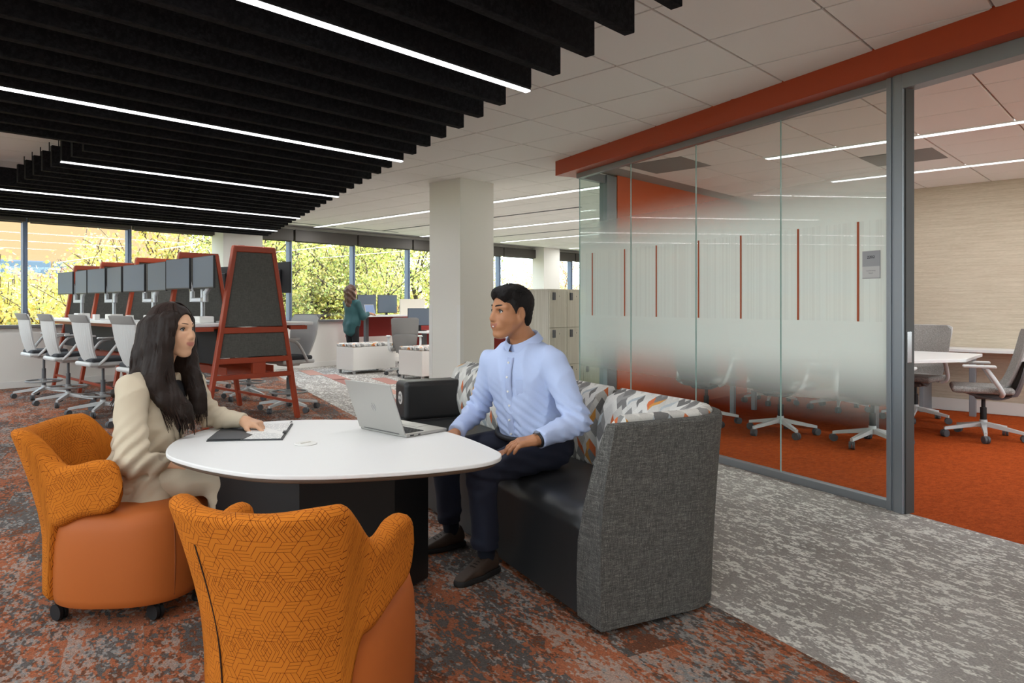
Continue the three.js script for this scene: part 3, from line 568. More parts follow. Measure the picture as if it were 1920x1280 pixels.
// slot diffusers and return-air panels
[[8.69, -11.6, -9.6], [8.69, -9.3, -6.6], [11.2, -11.3, -7.0]].forEach(([x, z0, z1], i) => single('slot_diffuser', [boxAt(x - 0.03, x + 0.03, CEIL - 0.004, CEIL + 0.004, z0, z1), boxAt(x - 0.008, x + 0.008, CEIL - 0.007, CEIL - 0.003, z0, z1)], M.greyPlastic, `dark slot air diffuser in the office ceiling, ${['beside the column toward the windows', 'right of the column', 'second row right of the column'][i]}`, 'vent', 'slot diffusers'));
[[5.6, 6.9], [7.1, 8.4]].forEach(([x0, x1], i) => single('slot_diffuser', boxAt(x0 + 0.7, x1 + 0.7, CEIL - 0.004, CEIL + 0.004, -11.62, -11.57), M.greyPlastic, `thin dark slot diffuser along the windows, ${['left', 'right'][i]} of two`, 'vent', 'slot diffusers'));
[[5.96, 6.56, -3.99, -3.37, 'above the far end of the glass wall'], [7.18, 7.76, -2.2, -1.6, 'between the two light strips']].forEach(([x0, x1, z0, z1, w]) => single('ceiling_vent', boxAt(x0, x1, CONF - 0.004, CONF + 0.004, z0, z1, 0.001), mat(0xaaa7a3, 0.9, { bumpMap: T.weave, bumpScale: 0.002 }), `grey perforated ceiling vent ${w}`, 'vent', 'vents of the meeting room ceiling'));
// ---------------------------------------------------------------- lounge: sofa, table, chairs
// sweep a closed section along a plan path: path items {u, v, n:[inward u, v]}; section(i, t) -> [[inward, y], ...]
function sweep(path, section, caps = true) {
  const rows = [], uvs = []; let run = 0;
  path.forEach((p, i) => {
    if (i) run += Math.hypot(p.u - path[i - 1].u, p.v - path[i - 1].v);
    const sec = section(i, i / (path.length - 1), run), r = [], q = []; let w = 0;
    sec.forEach(([n, y, along = 0], j) => { if (j) w += Math.hypot(n - sec[j - 1][0], y - sec[j - 1][1]); const tu = -p.n[1] * along, tv = p.n[0] * along; r.push([p.u + p.n[0] * n + tu, y, p.v + p.n[1] * n + tv]); q.push([run, w]); });
    r.push(r[0]); q.push([run, w + 0.01]); rows.push(r); uvs.push(q);
  });
  const out = [gridGeo(rows, false, uvs)];
  if (caps) for (const [i, flip] of [[0, 1], [rows.length - 1, 0]]) {
    const r = rows[i].slice(0, -1), c = r.reduce((a, p) => vadd(a, p), [0, 0, 0]).map((x) => x / r.length), pos = [], uv = [];
    for (let j = 0; j < r.length; j++) { const a = r[j], b = r[(j + 1) % r.length]; for (const p of flip ? [c, a, b] : [c, b, a]) { pos.push(...p); uv.push(p[0] + p[2], p[1]); } }
    const g = new THREE.BufferGeometry(); g.setAttribute('position', new THREE.Float32BufferAttribute(pos, 3)); g.setAttribute('uv', new THREE.Float32BufferAttribute(uv, 2)); g.computeVertexNormals(); out.push(clean(g));
  }
  return merge(out);
}
function buildSofa() {
  const s = thing('curved_sofa', 'grey and black leather sofa with rhombus-patterned back wrapping its near end', 'sofa', [2.13, 0, -1.524], GTURN);
  part(s, 'plinth', [boxAt(0.08, 1.18, 0, 0.05, 0.05, 0.55), boxAt(1.22, 2.62, 0, 0.05, 0.05, 0.55)], M.black);
  const seat = (u0, u1) => {
    const rows = [], N = 20, prof = []; // profile in (v, y), softly crowned
    for (let i = 0; i <= 6; i++) prof.push([0.004 + 0.012 * Math.sin(i / 6 * Math.PI), lerp(0.03, 0.35, i / 6)]);
    for (let i = 1; i <= 8; i++) { const a = i / 8 * Math.PI / 2; prof.push([0.085 - 0.08 * Math.cos(a), 0.35 + 0.075 * Math.sin(a)]); }
    for (let i = 1; i <= 5; i++) prof.push([lerp(0.085, 0.5, i / 5), 0.425 + 0.012 * Math.sin(i / 5 * Math.PI)]);
    for (let i = 0; i <= N; i++) { const t = i / N, e = Math.min(t, 1 - t) * (u1 - u0), soft = Math.sqrt(1 - Math.pow(1 - clamp(e / 0.035), 2)); rows.push(prof.map(([v, y]) => [lerp(u0, u1, t), y > 0.34 ? y - 0.03 * (1 - soft) : y, v + 0.02 * (1 - soft)])); }
    return gridGeo(rows.map((r) => [...r].reverse()));
  };
  part(s, 'seat', [seat(0.13, 1.2), boxAt(0.14, 1.19, 0.03, 0.4, 0.03, 0.5)], M.blackHide, 'black leather seat');
  part(s, 'seat', [seat(1.2, 2.46), boxAt(1.21, 2.45, 0.03, 0.4, 0.03, 0.5)], M.blackHide, 'black leather seat');
  const path = []; const R = 0.24, V1 = 0.66;
  for (let i = 0; i <= 10; i++) path.push({ u: 0, v: lerp(0, V1 - R, i / 10), n: [1, 0] });
  for (let i = 1; i <= 12; i++) { const a = i / 12 * Math.PI / 2; path.push({ u: R - R * Math.cos(a), v: V1 - R + R * Math.sin(a), n: [Math.cos(a), -Math.sin(a)] }); }
  for (let i = 1; i <= 24; i++) path.push({ u: lerp(R, 2.62, i / 24), v: V1, n: [0, -1] });
  const lean = (y) => -0.045 * Math.pow(clamp(y / 0.78), 1.5), front = (t, y) => (0.03 * Math.pow(clamp((y - 0.4) / 0.38), 1.8) - 0.012 * Math.sin(Math.PI * clamp(y / 0.78))) * (1 - clamp(t / 0.2)) * 1, TOP = 0.785;
  const shell = (i, t) => {
    const p = []; for (let k = 0; k <= 8; k++) { const y = lerp(0.025, TOP - 0.02, k / 8); p.push([lean(y), y, front(t, y)]); }
    p.push([lean(TOP) + 0.006, TOP - 0.004, front(t, TOP)], [lean(TOP) + 0.022, TOP, front(t, TOP)], [lean(TOP) + 0.05, TOP - 0.004, front(t, TOP)]);
    for (let k = 0; k <= 5; k++) { const y = lerp(TOP - 0.02, 0.025, k / 5), th = t < 0.02 ? 0.13 : 0.1; p.push([lean(y) + lerp(0.055, th + 0.03, clamp((TOP - y) / 0.5)), y, front(t, y)]); }
    return p;
  };
  part(s, 'back_shell', sweep(path, shell), M.greyCloth, 'grey woven outer back');
  const inner = path.slice(2).map((p) => ({ ...p }));
  const cush = (i, t) => {
    const p = [], full = Math.min(1, t / 0.12), f = (y) => (0.03 * Math.pow(clamp((y - 0.4) / 0.38), 1.8)) * (1 - clamp((t + 0.05) / 0.2));
    const th = (y) => 0.055 + 0.125 * Math.sin(Math.PI * clamp((y - 0.38) / 0.47) * 0.85 + 0.35) * 0.9;
    for (let k = 0; k <= 3; k++) { const y = lerp(0.4, TOP + 0.002, k / 3); p.push([lean(y) + 0.04, y, f(y)]); }
    p.push([lean(TOP) + 0.05, TOP + 0.016, f(TOP)], [lean(TOP) + 0.075, TOP + 0.02, f(TOP)], [lean(TOP) + 0.1, TOP + 0.006, f(TOP)]);
    for (let k = 0; k <= 9; k++) { const y = lerp(TOP - 0.02, 0.38, k / 9); p.push([lean(y) + 0.04 + th(y) * (0.75 + 0.25 * full), y, f(y)]); }
    return p;
  };
  const cutAt = 34; // the back is two cushions that meet behind the sitter
  part(s, 'back_cushion', sweep(inner.slice(0, cutAt - 8), cush), M.rhombs, 'rhombus-patterned back');
  part(s, 'back_cushion', sweep(inner.slice(cutAt - 8), (i, t) => cush(i, 0.5 + t / 2)), M.rhombs, 'rhombus-patterned back');
  part(s, 'armrest', [boxAt(2.46, 2.68, 0.42, 0.69, 0.1, 0.6, 0.035, 4), boxAt(2.47, 2.67, 0.03, 0.44, 0.03, 0.6, 0.02)], M.blackHide, 'black leather armrest');
  const d = cyl(0.045, 0.045, 0.006, 0, 0, 0, 28); d.rotateX(Math.PI / 2); d.translate(2.56, 0.575, 0.1); const disc = part(s, 'power_outlet', d, M.white, 'round white power outlet');
  const d2 = [boxAt(2.535, 2.585, 0.585, 0.6, 0.0945, 0.097, 0.001), boxAt(2.535, 2.585, 0.55, 0.565, 0.0945, 0.097, 0.001)]; part(disc, 'socket', d2, M.plasticGrey);
}
buildSofa();

function buildTable() {
  const t = thing('lounge_table', 'white rounded D-shaped table with black faceted base', 'table', [1.6, 0, -2.5]);
  const raw = [[1.076, -2.795], [1.208, -3.03], [1.417, -3.2], [1.632, -3.225], [1.843, -3.133], [2.02, -2.96], [2.13, -2.76], [2.155, -2.55], [2.13, -2.33], [2.075, -2.13], [2.0, -1.935], [1.955, -1.86], [1.88, -1.812], [1.77, -1.81], [1.593, -1.871], [1.433, -1.958], [1.291, -2.061], [1.172, -2.194], [1.104, -2.363], [1.066, -2.58]].map(([x, z]) => [x - 1.6, z + 2.5]);
  const loop = smoothLoop(raw, 120);
  part(t, 'top', slab(loop, 0.634, 0.65, 0.004), M.tableTop, 'white laminate top');
  part(t, 'underside', slab(loop.map(([x, z]) => [x * 0.975, z * 0.975]), 0.618, 0.634, 0.006), M.tableEdge, 'brown undercut edge');
  const base = [[1.3, -2.86], [1.447, -2.455], [1.817, -2.336], [2.05, -2.397], [2.0, -2.78], [1.62, -2.98]].map(([x, z]) => [x - 1.6, z + 2.5]);
  part(t, 'base', slab(base, 0.012, 0.618, 0.006), M.tableBase, 'black faceted base');
  part(t, 'foot', slab(base.map(([x, z]) => [x * 0.9, z * 0.9]), 0, 0.014), M.black);
  const pg = single('power_grommet', [lathe([[0, 0.0], [0.045, 0.0], [0.046, 0.003], [0.04, 0.0055], [0, 0.0055]], 36)], M.white, 'round white power grommet set in the table top', 'grommet'); pg.position.set(1.544, 0.65, -2.57);
  part(pg, 'socket', [bx(0.02, 0.002, 0.008, 0.012, 0.006, 0), bx(0.02, 0.002, 0.008, -0.014, 0.006, 0.004)], mat(0xb9b2a2, 0.5));
}
buildTable();

// laptop, open, its lid leaning toward the woman
{
  const l = thing('laptop', 'open silver laptop on the white table', 'laptop', [1.905, 0.65, -2.54]);
  const body = part(l, 'base', [bx(0.235, 0.014, 0.33, 0.12, 0.008, 0, 0.005)], M.laptop);
  const keys = []; for (let r = 0; r < 5; r++) for (let c = 0; c < 13; c++) keys.push(bx(0.017, 0.002, 0.018, 0.03 + r * 0.0205, 0.0158, -0.132 + c * 0.022, 0.0006)); part(body, 'keyboard', keys, M.black).userData.kind = 'stuff';
  part(body, 'touchpad', bx(0.07, 0.001, 0.11, 0.185, 0.0154, 0), mat(0x9c9a96, 0.3, { metalness: 0.4 }));
  part(body, 'port', bx(0.02, 0.005, 0.002, 0.035, 0.008, 0.1655), M.black); part(body, 'port', bx(0.012, 0.004, 0.002, 0.075, 0.008, 0.1655), M.black);
  const lid = part(l, 'lid', [bx(0.006, 0.235, 0.33, 0, 0.1175, 0, 0.0028)], M.laptop); lid.rotation.z = 0.36; lid.position.set(0.0, 0.012, 0);
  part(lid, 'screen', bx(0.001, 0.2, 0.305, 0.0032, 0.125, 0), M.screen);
  const lg = []; for (const [dz, y0, y1] of [[0.012, -0.006, 0.018], [0.004, -0.018, 0.006], [-0.004, -0.006, 0.018], [-0.012, -0.018, 0.006]]) lg.push(bar([-0.0034, 0.118 + y0, dz + 0.002], [-0.0034, 0.118 + y1, dz - 0.003], 0.0006, 0.003)); part(lid, 'logo', lg, M.chrome, 'slanted mirror logo strokes');
  part(lid, 'hinge', bx(0.01, 0.01, 0.26, 0.002, 0.004, 0, 0.003), M.greyPlastic);
}
// open folder with papers
{
  const p1 = [1.281, -2.905], a = [0.238, 0.195], b = [0.236, -0.324];
  const f = thing('folder', 'black folder lying open with printed sheets on the table', 'folder', [p1[0], 0.65, p1[1]]);
  const Q = (s, t) => [a[0] * s + b[0] * t, a[1] * s + b[1] * t];
  part(f, 'cover', slab([Q(0, 0), Q(1, 0), Q(1, 1), Q(0, 1)], 0.0, 0.005, 0.001), mat(0x3a3a3b, 0.6));
  part(f, 'pocket', slab([Q(0.01, 0.01), Q(0.48, 0.01), Q(0.55, 0.25), Q(0.3, 0.5), Q(0.01, 0.5)], 0.0075, 0.0095), mat(0x434344, 0.6));
  const printed = mat(0xffffff, 0.8, { map: canvasTex(512, 512, 0.3, (g, n) => { g.fillStyle = '#ece9e4'; g.fillRect(0, 0, n, n); g.fillStyle = '#8d8d92'; for (let y = 40; y < n; y += 22) { let x = 30; while (x < n - 60) { const w = 8 + rnd() * 46; g.fillRect(x, y, w, 5); x += w + 9; } } }) });
  const sh = slab([Q(0.44, 0.03), Q(0.97, 0.03), Q(0.97, 0.97), Q(0.42, 0.97)], 0.005, 0.0075); part(f, 'sheet', sh, printed, 'printed white sheet');
  part(f, 'sheet', slab([Q(0.6, 0.5), Q(0.95, 0.56), Q(0.93, 1.0), Q(0.57, 0.93)], 0.0078, 0.0085), printed, 'printed white sheet');
  part(f, 'clip', [tube([[...Q(0.97, 0.9)].reduce((p, c, i) => (i ? [p[0], 0.016, c] : [c]), []), [Q(0.99, 0.93)[0], 0.02, Q(0.99, 0.93)[1]], [Q(0.985, 0.97)[0], 0.01, Q(0.985, 0.97)[1]]], 0.0016, 12, 5)], M.black); part(f, 'clip', slab([Q(0.95, 0.3), Q(0.995, 0.3), Q(0.995, 0.42), Q(0.95, 0.42)], 0.005, 0.012), M.black);
}

function buildArmchair(pos, dir, label) {
  const c = thing('tub_armchair', label, 'armchair', [pos[0], 0, pos[1]], Math.atan2(dir[0], dir[1]), 'orange tub armchairs at the white table');
  const PM_ = 100 * Math.PI / 180, N = 72, e = 2 / 2.6;
  const plan = (ph, sc) => { const s = Math.sin(ph), k = Math.cos(ph); return [0.282 * sc * Math.sign(s) * Math.pow(Math.abs(s), e), -0.372 * sc * Math.sign(k) * Math.pow(Math.abs(k), e) * (k < 0 ? 0.85 : 1)]; };
  const deg = (r) => Math.abs(r) * 180 / Math.PI;
  const ytop = (ph) => { const d = deg(ph); return 0.74 - 0.014 * sstep(35, 0, d) - 0.13 * sstep(42, 70, d) + 0.03 * sstep(74, 96, d); };
  const ybot = (ph) => { const d = deg(ph); return 0.07 + 0.3 * sstep(44, 62, d) + 0.05 * sstep(62, 88, d); };
  const scale = (ph, y) => { const d = deg(ph), back = sstep(80, 38, d), up = Math.pow(clamp((y - 0.3) / 0.44), 1.4); return lerp(0.95 + 0.06 * up, 0.84 + 0.3 * up, back); };
  const rows = [], uvs = []; let run = 0, last = null;
  for (let i = 0; i <= N; i++) {
    const ph = lerp(-PM_, PM_, i / N), endT = clamp((PM_ - Math.abs(ph)) / 0.24), round = Math.sqrt(1 - (1 - endT) ** 2);
    const yt0 = ytop(ph), yb0 = ybot(ph), mid = (yt0 + Math.max(yb0, 0.36)) / 2, yt = lerp(mid + 0.02, yt0, round), yb = lerp(mid - 0.02, yb0, round), th = 0.068 * lerp(0.35, 1, round);
    const sec = [];
    const P = (n, y) => { const sc = scale(ph, y), [x, z] = plan(ph, sc), L = Math.hypot(x, z) || 1; return [x - x / L * n, y, z - z / L * n]; };
    sec.push(P(th * 0.5, yb), P(0.012, yb + 0.004));
    for (let k = 0; k <= 12; k++) sec.push(P(0, lerp(yb + 0.02, yt - 0.026, k / 12)));
    for (let k = 1; k <= 5; k++) { const a = k / 6 * Math.PI; sec.push(P(th / 2 - th / 2 * Math.cos(a), yt - 0.026 + 0.026 * Math.sin(a))); }
    const yi = Math.min(Math.max(yb, 0.38), yt - 0.05);
    for (let k = 0; k <= 7; k++) sec.push(P(th, lerp(yt - 0.026, yi, k / 7)));
    const o = P(0, 0.5); if (last) run += Math.hypot(o[0] - last[0], o[2] - last[2]); last = o;
    let w = 0; rows.push([...sec, sec[0]]); const q = []; sec.forEach((p, j) => { if (j) w += vlen(vsub(p, sec[j - 1])); q.push([run, w]); }); q.push([run, w + 0.02]); uvs.push(q);
  }
  const shell = [gridGeo(rows.map((r) => [...r].reverse()), false, uvs.map((r) => [...r].reverse()))];
  for (const r of [rows[0], rows[N]]) { const cc = r.reduce((a, p) => vadd(a, p), [0, 0, 0]).map((x) => x / r.length), pos_ = []; for (let j = 0; j < r.length - 1; j++) pos_.push(...cc, ...r[j], ...r[j + 1]); const g = new THREE.BufferGeometry(); g.setAttribute('position', new THREE.Float32BufferAttribute(pos_, 3)); g.computeVertexNormals(); shell.push(clean(g)); }
  part(c, 'shell', shell, M.orangeCloth, 'orange patterned back and arms');
  // leather drum with a soft crown
  const drum = [], ND = 56, prof = [[0.9, 0.065], [0.955, 0.07], [0.975, 0.1], [0.985, 0.2], [0.98, 0.3], [0.965, 0.36], [0.93, 0.4], [0.85, 0.425], [0.6, 0.437], [0.25, 0.441], [0.001, 0.442]];
  for (const [s, y] of prof) { const r = []; for (let i = 0; i <= ND; i++) { const a = i / ND * Math.PI * 2, sn = Math.sin(a), cs = Math.cos(a), bulge = cs < 0 ? 0.98 : 1; r.push([0.272 * s * Math.sign(sn) * Math.pow(Math.abs(sn), e), y, 0.012 + -0.288 * s * bulge * Math.sign(cs) * Math.pow(Math.abs(cs), e) * -1]); } drum.push(r); }
  const seat = part(c, 'seat', gridGeo(drum), M.orangeHide, 'orange leather seat drum');
  for (const sgn of [-1, 1]) part(seat, 'seam', tube([[0.955, 0.375], [0.98, 0.3], [0.985, 0.2], [0.965, 0.09]].map(([s, y]) => [sgn * 0.272 * s * Math.pow(0.64, e), y, 0.012 + 0.288 * s * Math.pow(0.768, e)]).map((p) => V(...p)), 0.0028, 12, 5), mat(0x8a4519, 0.6));
  part(c, 'zip', tube([[0, 0.1, 0], [0, 0.25, 0], [0, 0.4, 0], [0, 0.52, 0], [0, 0.64, 0]].map(([x, y]) => { const [px, pz] = plan(0.33, scale(0.33, y)); return V(px, y, pz - 0.0005); }), 0.0022, 20, 5), mat(0x2b150a, 0.7), 'dark zip seam');
  const wheel = [cyl(0.031, 0.031, 0.014, 0, 0, 0, 20), cyl(0.031, 0.031, 0.014, 0, 0.02, 0, 20)]; wheel.forEach((g) => { g.translate(0, -0.017, 0); g.rotateZ(Math.PI / 2); }); const wg = merge([...wheel, bx(0.01, 0.03, 0.03, 0, 0.02, 0.005, 0.004), cyl(0.006, 0.006, 0.045, 0, 0.015, 0.012, 8)]);
  for (const [x, z] of [[0.19, 0.17], [-0.19, 0.17], [0.17, -0.2], [-0.17, -0.2]]) shared(c, 'castor', wg, M.black, x, 0.031, z, x * 3);
  return c;
}
buildArmchair([1.064, -3.12], [0.746, 0.666], 'orange patterned tub armchair on castors, occupied by the person in beige');
buildArmchair([1.109, -1.794], [0.855, -0.518], 'orange patterned tub armchair in the foreground, empty, seen from behind');

// ---------------------------------------------------------------- stools and task chairs
const wheelGeo = (() => { const a = cyl(0.033, 0.033, 0.02, 0, -0.01, 0.0, 18), b = a.clone(); a.rotateZ(Math.PI / 2); b.rotateZ(Math.PI / 2); a.translate(0.013, 0, 0); b.translate(-0.013, 0, 0); return merge([a, b, bx(0.03, 0.022, 0.04, 0, 0.018, 0, 0.008), cyl(0.005, 0.005, 0.04, 0, 0.02, 0, 8)]); })();
function starBase(root, m, R, hubY, wheelM) {
  const legGeo = (() => { const g = clean(new THREE.BoxGeometry(0.045, 0.035, R - 0.03, 1, 1, 8)), p = g.attributes.position; for (let i = 0; i < p.count; i++) { const t = clamp((p.getZ(i) + (R - 0.03) / 2) / (R - 0.03)); p.setXYZ(i, p.getX(i) * lerp(1, 0.55, t), p.getY(i) * lerp(1.15, 0.7, t) + lerp(hubY, 0.078, t), p.getZ(i) + (R - 0.03) / 2 + 0.02); } g.computeVertexNormals(); return g; })();
  for (let i = 0; i < 5; i++) { const a = i / 5 * Math.PI * 2 + 0.3, l = shared(root, 'base_leg', legGeo, m, 0, 0, 0, a); shared(l, 'castor', wheelGeo, wheelM, 0, 0.033, R - 0.015, 0.5); }
  part(root, 'hub', cyl(0.038, 0.03, 0.07, 0, hubY - 0.03, 0, 18), m);
}
function backShell(w0, w1, y0, y1, z0, z1, ribs, curve, foot = 0.05) {       // ribbed, dished backrest: two skins
  const rows = [[], []].map(() => []), R = 14, Cn = ribs * 6;
  for (const s of [0, 1]) for (let i = 0; i <= R; i++) {
    const t = i / R, y = lerp(y0, y1, t), w = lerp(w0, w1, sstep(0, 0.7, t)) * (t > 0.9 ? Math.sqrt(1 - ((t - 0.9) / 0.1) ** 2 * 0.35) : 1), r = [];
    for (let j = 0; j <= Cn; j++) { const x = (j / Cn - 0.5) * 2, zz = lerp(z0, z1, Math.pow(t, 0.8)) + curve * x * x * lerp(1, 0.5, t) + foot * Math.pow(1 - t, 4), rib = s && ribs > 1 && t < 0.86 ? 0.0028 * Math.cos(j / Cn * ribs * Math.PI * 2) : 0; r.push([x * w / 2, y, zz - (s ? 0.016 + rib : 0)]); }
    rows[s].push(r);
  }
  const edge = (a, b) => gridGeo([a, b]);
  const F = rows[0], Bk = rows[1], col0 = (A, j) => A.map((r) => r[j]);
  return merge([gridGeo(F), gridGeo(Bk.map((r) => [...r].reverse())), edge(Bk[R], F[R]), edge(F[0], Bk[0]), edge(col0(F, 0), col0(Bk, 0)), edge(col0(Bk, Cn), col0(F, Cn))]);
}
function buildStool(label, pos, turn) {
  const s = thing('drafting_stool', label, 'stool', pos, turn, 'drafting stools along the workbench');
  starBase(s, M.plastic, 0.35, 0.12, M.castor);
  part(s, 'column', [cyl(0.024, 0.024, 0.24, 0, 0.14, 0, 16), cyl(0.015, 0.015, 0.26, 0, 0.36, 0, 14)], M.greyPlastic);
  const ring = []; for (let i = 0; i < 28; i++) { const a = i / 28 * Math.PI * 2; ring.push([Math.cos(a) * 0.205, 0.215, Math.sin(a) * 0.205]); }
  part(s, 'foot_ring', [tube(ring, 0.011, 56, 8, true), bar([-0.2, 0.215, 0], [0.2, 0.215, 0], 0.012, 0.02), cyl(0.032, 0.032, 0.05, 0, 0.195, 0, 16)], M.plasticGrey);
  part(s, 'seat_shell', [bx(0.43, 0.05, 0.44, 0, 0.57, 0.0, 0.024, 4), bx(0.2, 0.05, 0.2, 0, 0.54, 0, 0.02)], M.plastic, 'pale grey plastic shell');
  part(s, 'cushion', bx(0.42, 0.05, 0.42, 0, 0.612, 0.02, 0.024, 4), M.darkSeat, 'charcoal cushion');
  const b = part(s, 'backrest', backShell(0.36, 0.5, 0.57, 1.1, -0.205, -0.26, 12, 0.06), M.plastic, 'pale ribbed plastic backrest');
  const cap = backShell(0.5, 0.505, 1.025, 1.112, -0.256, -0.277, 1, 0.036, 0); cap.translate(0, 0, -0.003); part(b, 'top_trim', cap, M.plasticGrey, 'grey top trim');
  for (const x of [-1, 1]) part(s, 'armrest', [tube([[x * 0.2, 0.56, -0.12], [x * 0.235, 0.63, -0.06], [x * 0.25, 0.74, 0.02], [x * 0.25, 0.8, 0.08], [x * 0.245, 0.825, 0.17]], 0.017, 24, 8), bx(0.055, 0.022, 0.2, x * 0.245, 0.835, 0.13, 0.01, 3)], M.plastic);
  return s;
}
const stool0 = buildStool('pale ribbed drafting stool farthest along the bench, beside the window wall', [2.6, 0, -10.84], 1.6);
[[2.62, -9.84, 'pale ribbed drafting stool, second from the window wall'], [2.66, -8.69, 'pale ribbed drafting stool, third from the window wall, lever under its seat'], [2.72, -7.55, 'pale ribbed drafting stool half hidden behind the long-haired person']].forEach(([x, z, l], i) => copyOf(stool0, 'drafting_stool', [x, 0, z], 1.6 + i * 0.03, l));
[[4.25, -7.45, 'pale drafting stool on the far side of the bench, beside the red end frame'], [4.42, -8.75, 'pale drafting stool beyond the bench, only its base showing between the legs'], [4.42, -10.1, 'pale drafting stool at the far back side of the bench']].forEach(([x, z, l]) => copyOf(stool0, 'drafting_stool', [x, 0, z], -Math.PI / 2 + 0.1, l));

function buildTaskChair(label, pos, turn, group, cloth, frameM) {
  const c = thing('task_chair', label, 'chair', pos, turn, group);
  starBase(c, M.plastic, 0.33, 0.13, M.castor);
  part(c, 'column', [cyl(0.026, 0.026, 0.13, 0, 0.15, 0, 16), cyl(0.016, 0.016, 0.12, 0, 0.27, 0, 14)], M.black);
  part(c, 'mechanism', [bx(0.16, 0.05, 0.2, 0, 0.385, -0.03, 0.02), tube([[0.12, 0.43, 0.16], [0.1, 0.385, 0.02], [0.07, 0.37, -0.12], [0.05, 0.42, -0.25]], 0.012, 16, 7), tube([[-0.12, 0.43, 0.16], [-0.1, 0.385, 0.02], [-0.07, 0.37, -0.12], [-0.05, 0.42, -0.25]], 0.012, 16, 7)], M.greyPlastic);
  part(c, 'seat', bx(0.48, 0.06, 0.47, 0, 0.455, 0.02, 0.028, 4), cloth, 'grey woven seat');
  const b = part(c, 'backrest', backShell(0.4, 0.46, 0.46, 1.0, -0.22, -0.33, 1, 0.06), cloth, 'grey woven backrest');
  const sp = backShell(0.3, 0.4, 0.4, 0.72, -0.262, -0.312, 1, 0.05, 0.02); part(b, 'back_support', sp, M.greyPlastic, 'darker lumbar shell'); const up = backShell(0.4, 0.47, 0.72, 1.005, -0.304, -0.352, 1, 0.06, 0); part(b, 'outer_back', up, frameM, 'pale plastic upper back');
  for (const x of [-1, 1]) part(c, 'armrest', [tube([[x * 0.2, 0.41, -0.12], [x * 0.26, 0.45, -0.12], [x * 0.275, 0.56, -0.06], [x * 0.275, 0.655, 0.0]], 0.02, 20, 8), bx(0.08, 0.025, 0.25, x * 0.275, 0.672, 0.05, 0.011, 3)], frameM);
  return c;
}
const conf0 = buildTaskChair('grey upholstered chair at the head of the meeting table, in the open doorway', [7.8, 0, -1.33], Math.PI + 0.35, 'upholstered chairs of the meeting room', M.paleCloth, M.plastic);
conf0.rotation.set(0, -2.9, 0);
[[8.5, -2.05, -Math.PI / 2 - 0.15, 'grey upholstered chair on the beige-wall side of the table, facing the doorway'], [6.72, -1.95, Math.PI / 2 + 0.1, 'grey chair behind the frosted glass, nearest the doorway post'], [6.72, -2.75, Math.PI / 2 - 0.1, 'grey chair behind the frosted glass, in the middle of the row'], [6.8, -3.55, Math.PI / 2, 'grey chair behind the frosted glass, farthest along the row'], [8.75, -2.9, -Math.PI / 2, 'grey chair across the meeting table, second from the doorway'], [8.75, -3.7, -Math.PI / 2, 'grey chair across the meeting table, by the orange wall']].forEach(([x, z, r, l]) => copyOf(conf0, 'task_chair', [x, 0, z], r, l));
const officeChair = copyOf(conf0, 'task_chair', [7.95, 0, -9.75], Math.PI - 0.45, 'grey office chair behind the white storage chest by the far desk'); officeChair.userData.group = 'office chairs'; officeChair.rotation.set(0, 2.5, 0); officeChair.position.set(7.82, 0, -9.78);
officeChair.traverse((o) => { if (o.name === 'outer_back' || o.name === 'backrest' || o.name === 'back_support') o.material = M.plasticGrey; });

// meeting table and counter
{
  const t = thing('meeting_table', 'white boat-shaped meeting table with grey metal legs', 'table', [7.9, 0, -2.7]);
  part(t, 'top', slab([[-0.33, 1.28], [0.62, 1.24], [0.66, 0.2], [0.66, -1.2], [-0.5, -1.25], [-0.86, -0.9], [-0.9, 0.3], [-0.86, 0.95]], 0.7, 0.73, 0.004), M.desk);
  for (const z of [-0.9, 0.55]) { part(t, 'leg', [boxAt(0.12, 0.17, 0.0, 0.7, z - 0.025, z + 0.025, 0.004), boxAt(-0.42, -0.37, 0.0, 0.7, z - 0.025, z + 0.025, 0.004), boxAt(-0.42, 0.17, 0.64, 0.7, z - 0.02, z + 0.02, 0.004)], M.silver); }
  const k = thing('wall_counter', 'white counter along the beige wall of the meeting room', 'counter', [9.4, 0, -1.2]);
  part(k, 'top', boxAt(-0.22, 0.18, 0.7, 0.735, -1.0, 2.6, 0.004), M.desk);
  part(k, 'end_panel', boxAt(-0.2, 0.18, 0, 0.7, -0.98, -0.94, 0.003), M.silver);
  part(k, 'leg', [boxAt(-0.2, -0.14, 0, 0.7, -0.5, -0.44, 0.004)], M.silver);
}
// room sign on the glass
{
  const s = thing('room_sign', 'grey room number sign reading 2202 on the glass beside the doorway', 'sign', [...[gPoint(0.123, -0.008)].map(([x, z]) => [x, 1.463, z])[0]], GTURN + Math.PI);
  const face = canvasTex(512, 768, 1, (g, n, m) => { g.fillStyle = '#b4b3b4'; g.fillRect(0, 0, n, m); g.fillStyle = '#a2a2a5'; g.fillRect(0, 0, n, m * 0.56); g.fillStyle = '#26262a'; g.font = 'bold 104px sans-serif'; g.textAlign = 'center'; g.fillText('2202', n / 2, m * 0.27); g.fillStyle = '#c6c4c2'; g.fillRect(0, m * 0.56, n, m * 0.4); g.fillStyle = '#6a6a6e'; g.font = '52px sans-serif'; g.fillText('Conference', n / 2, m * 0.74); g.fillText('Room', n / 2, m * 0.83); });
  part(s, 'plate', bx(0.118, 0.17, 0.006, 0, 0, 0, 0.001), mat(0xa2a2a5, 0.5));
  const f = clean(new THREE.PlaneGeometry(0.116, 0.168)); f.translate(0, 0, 0.0036); part(s, 'lettering', f, mat(0xffffff, 0.5, { map: face }), 'printed number and room name');
}
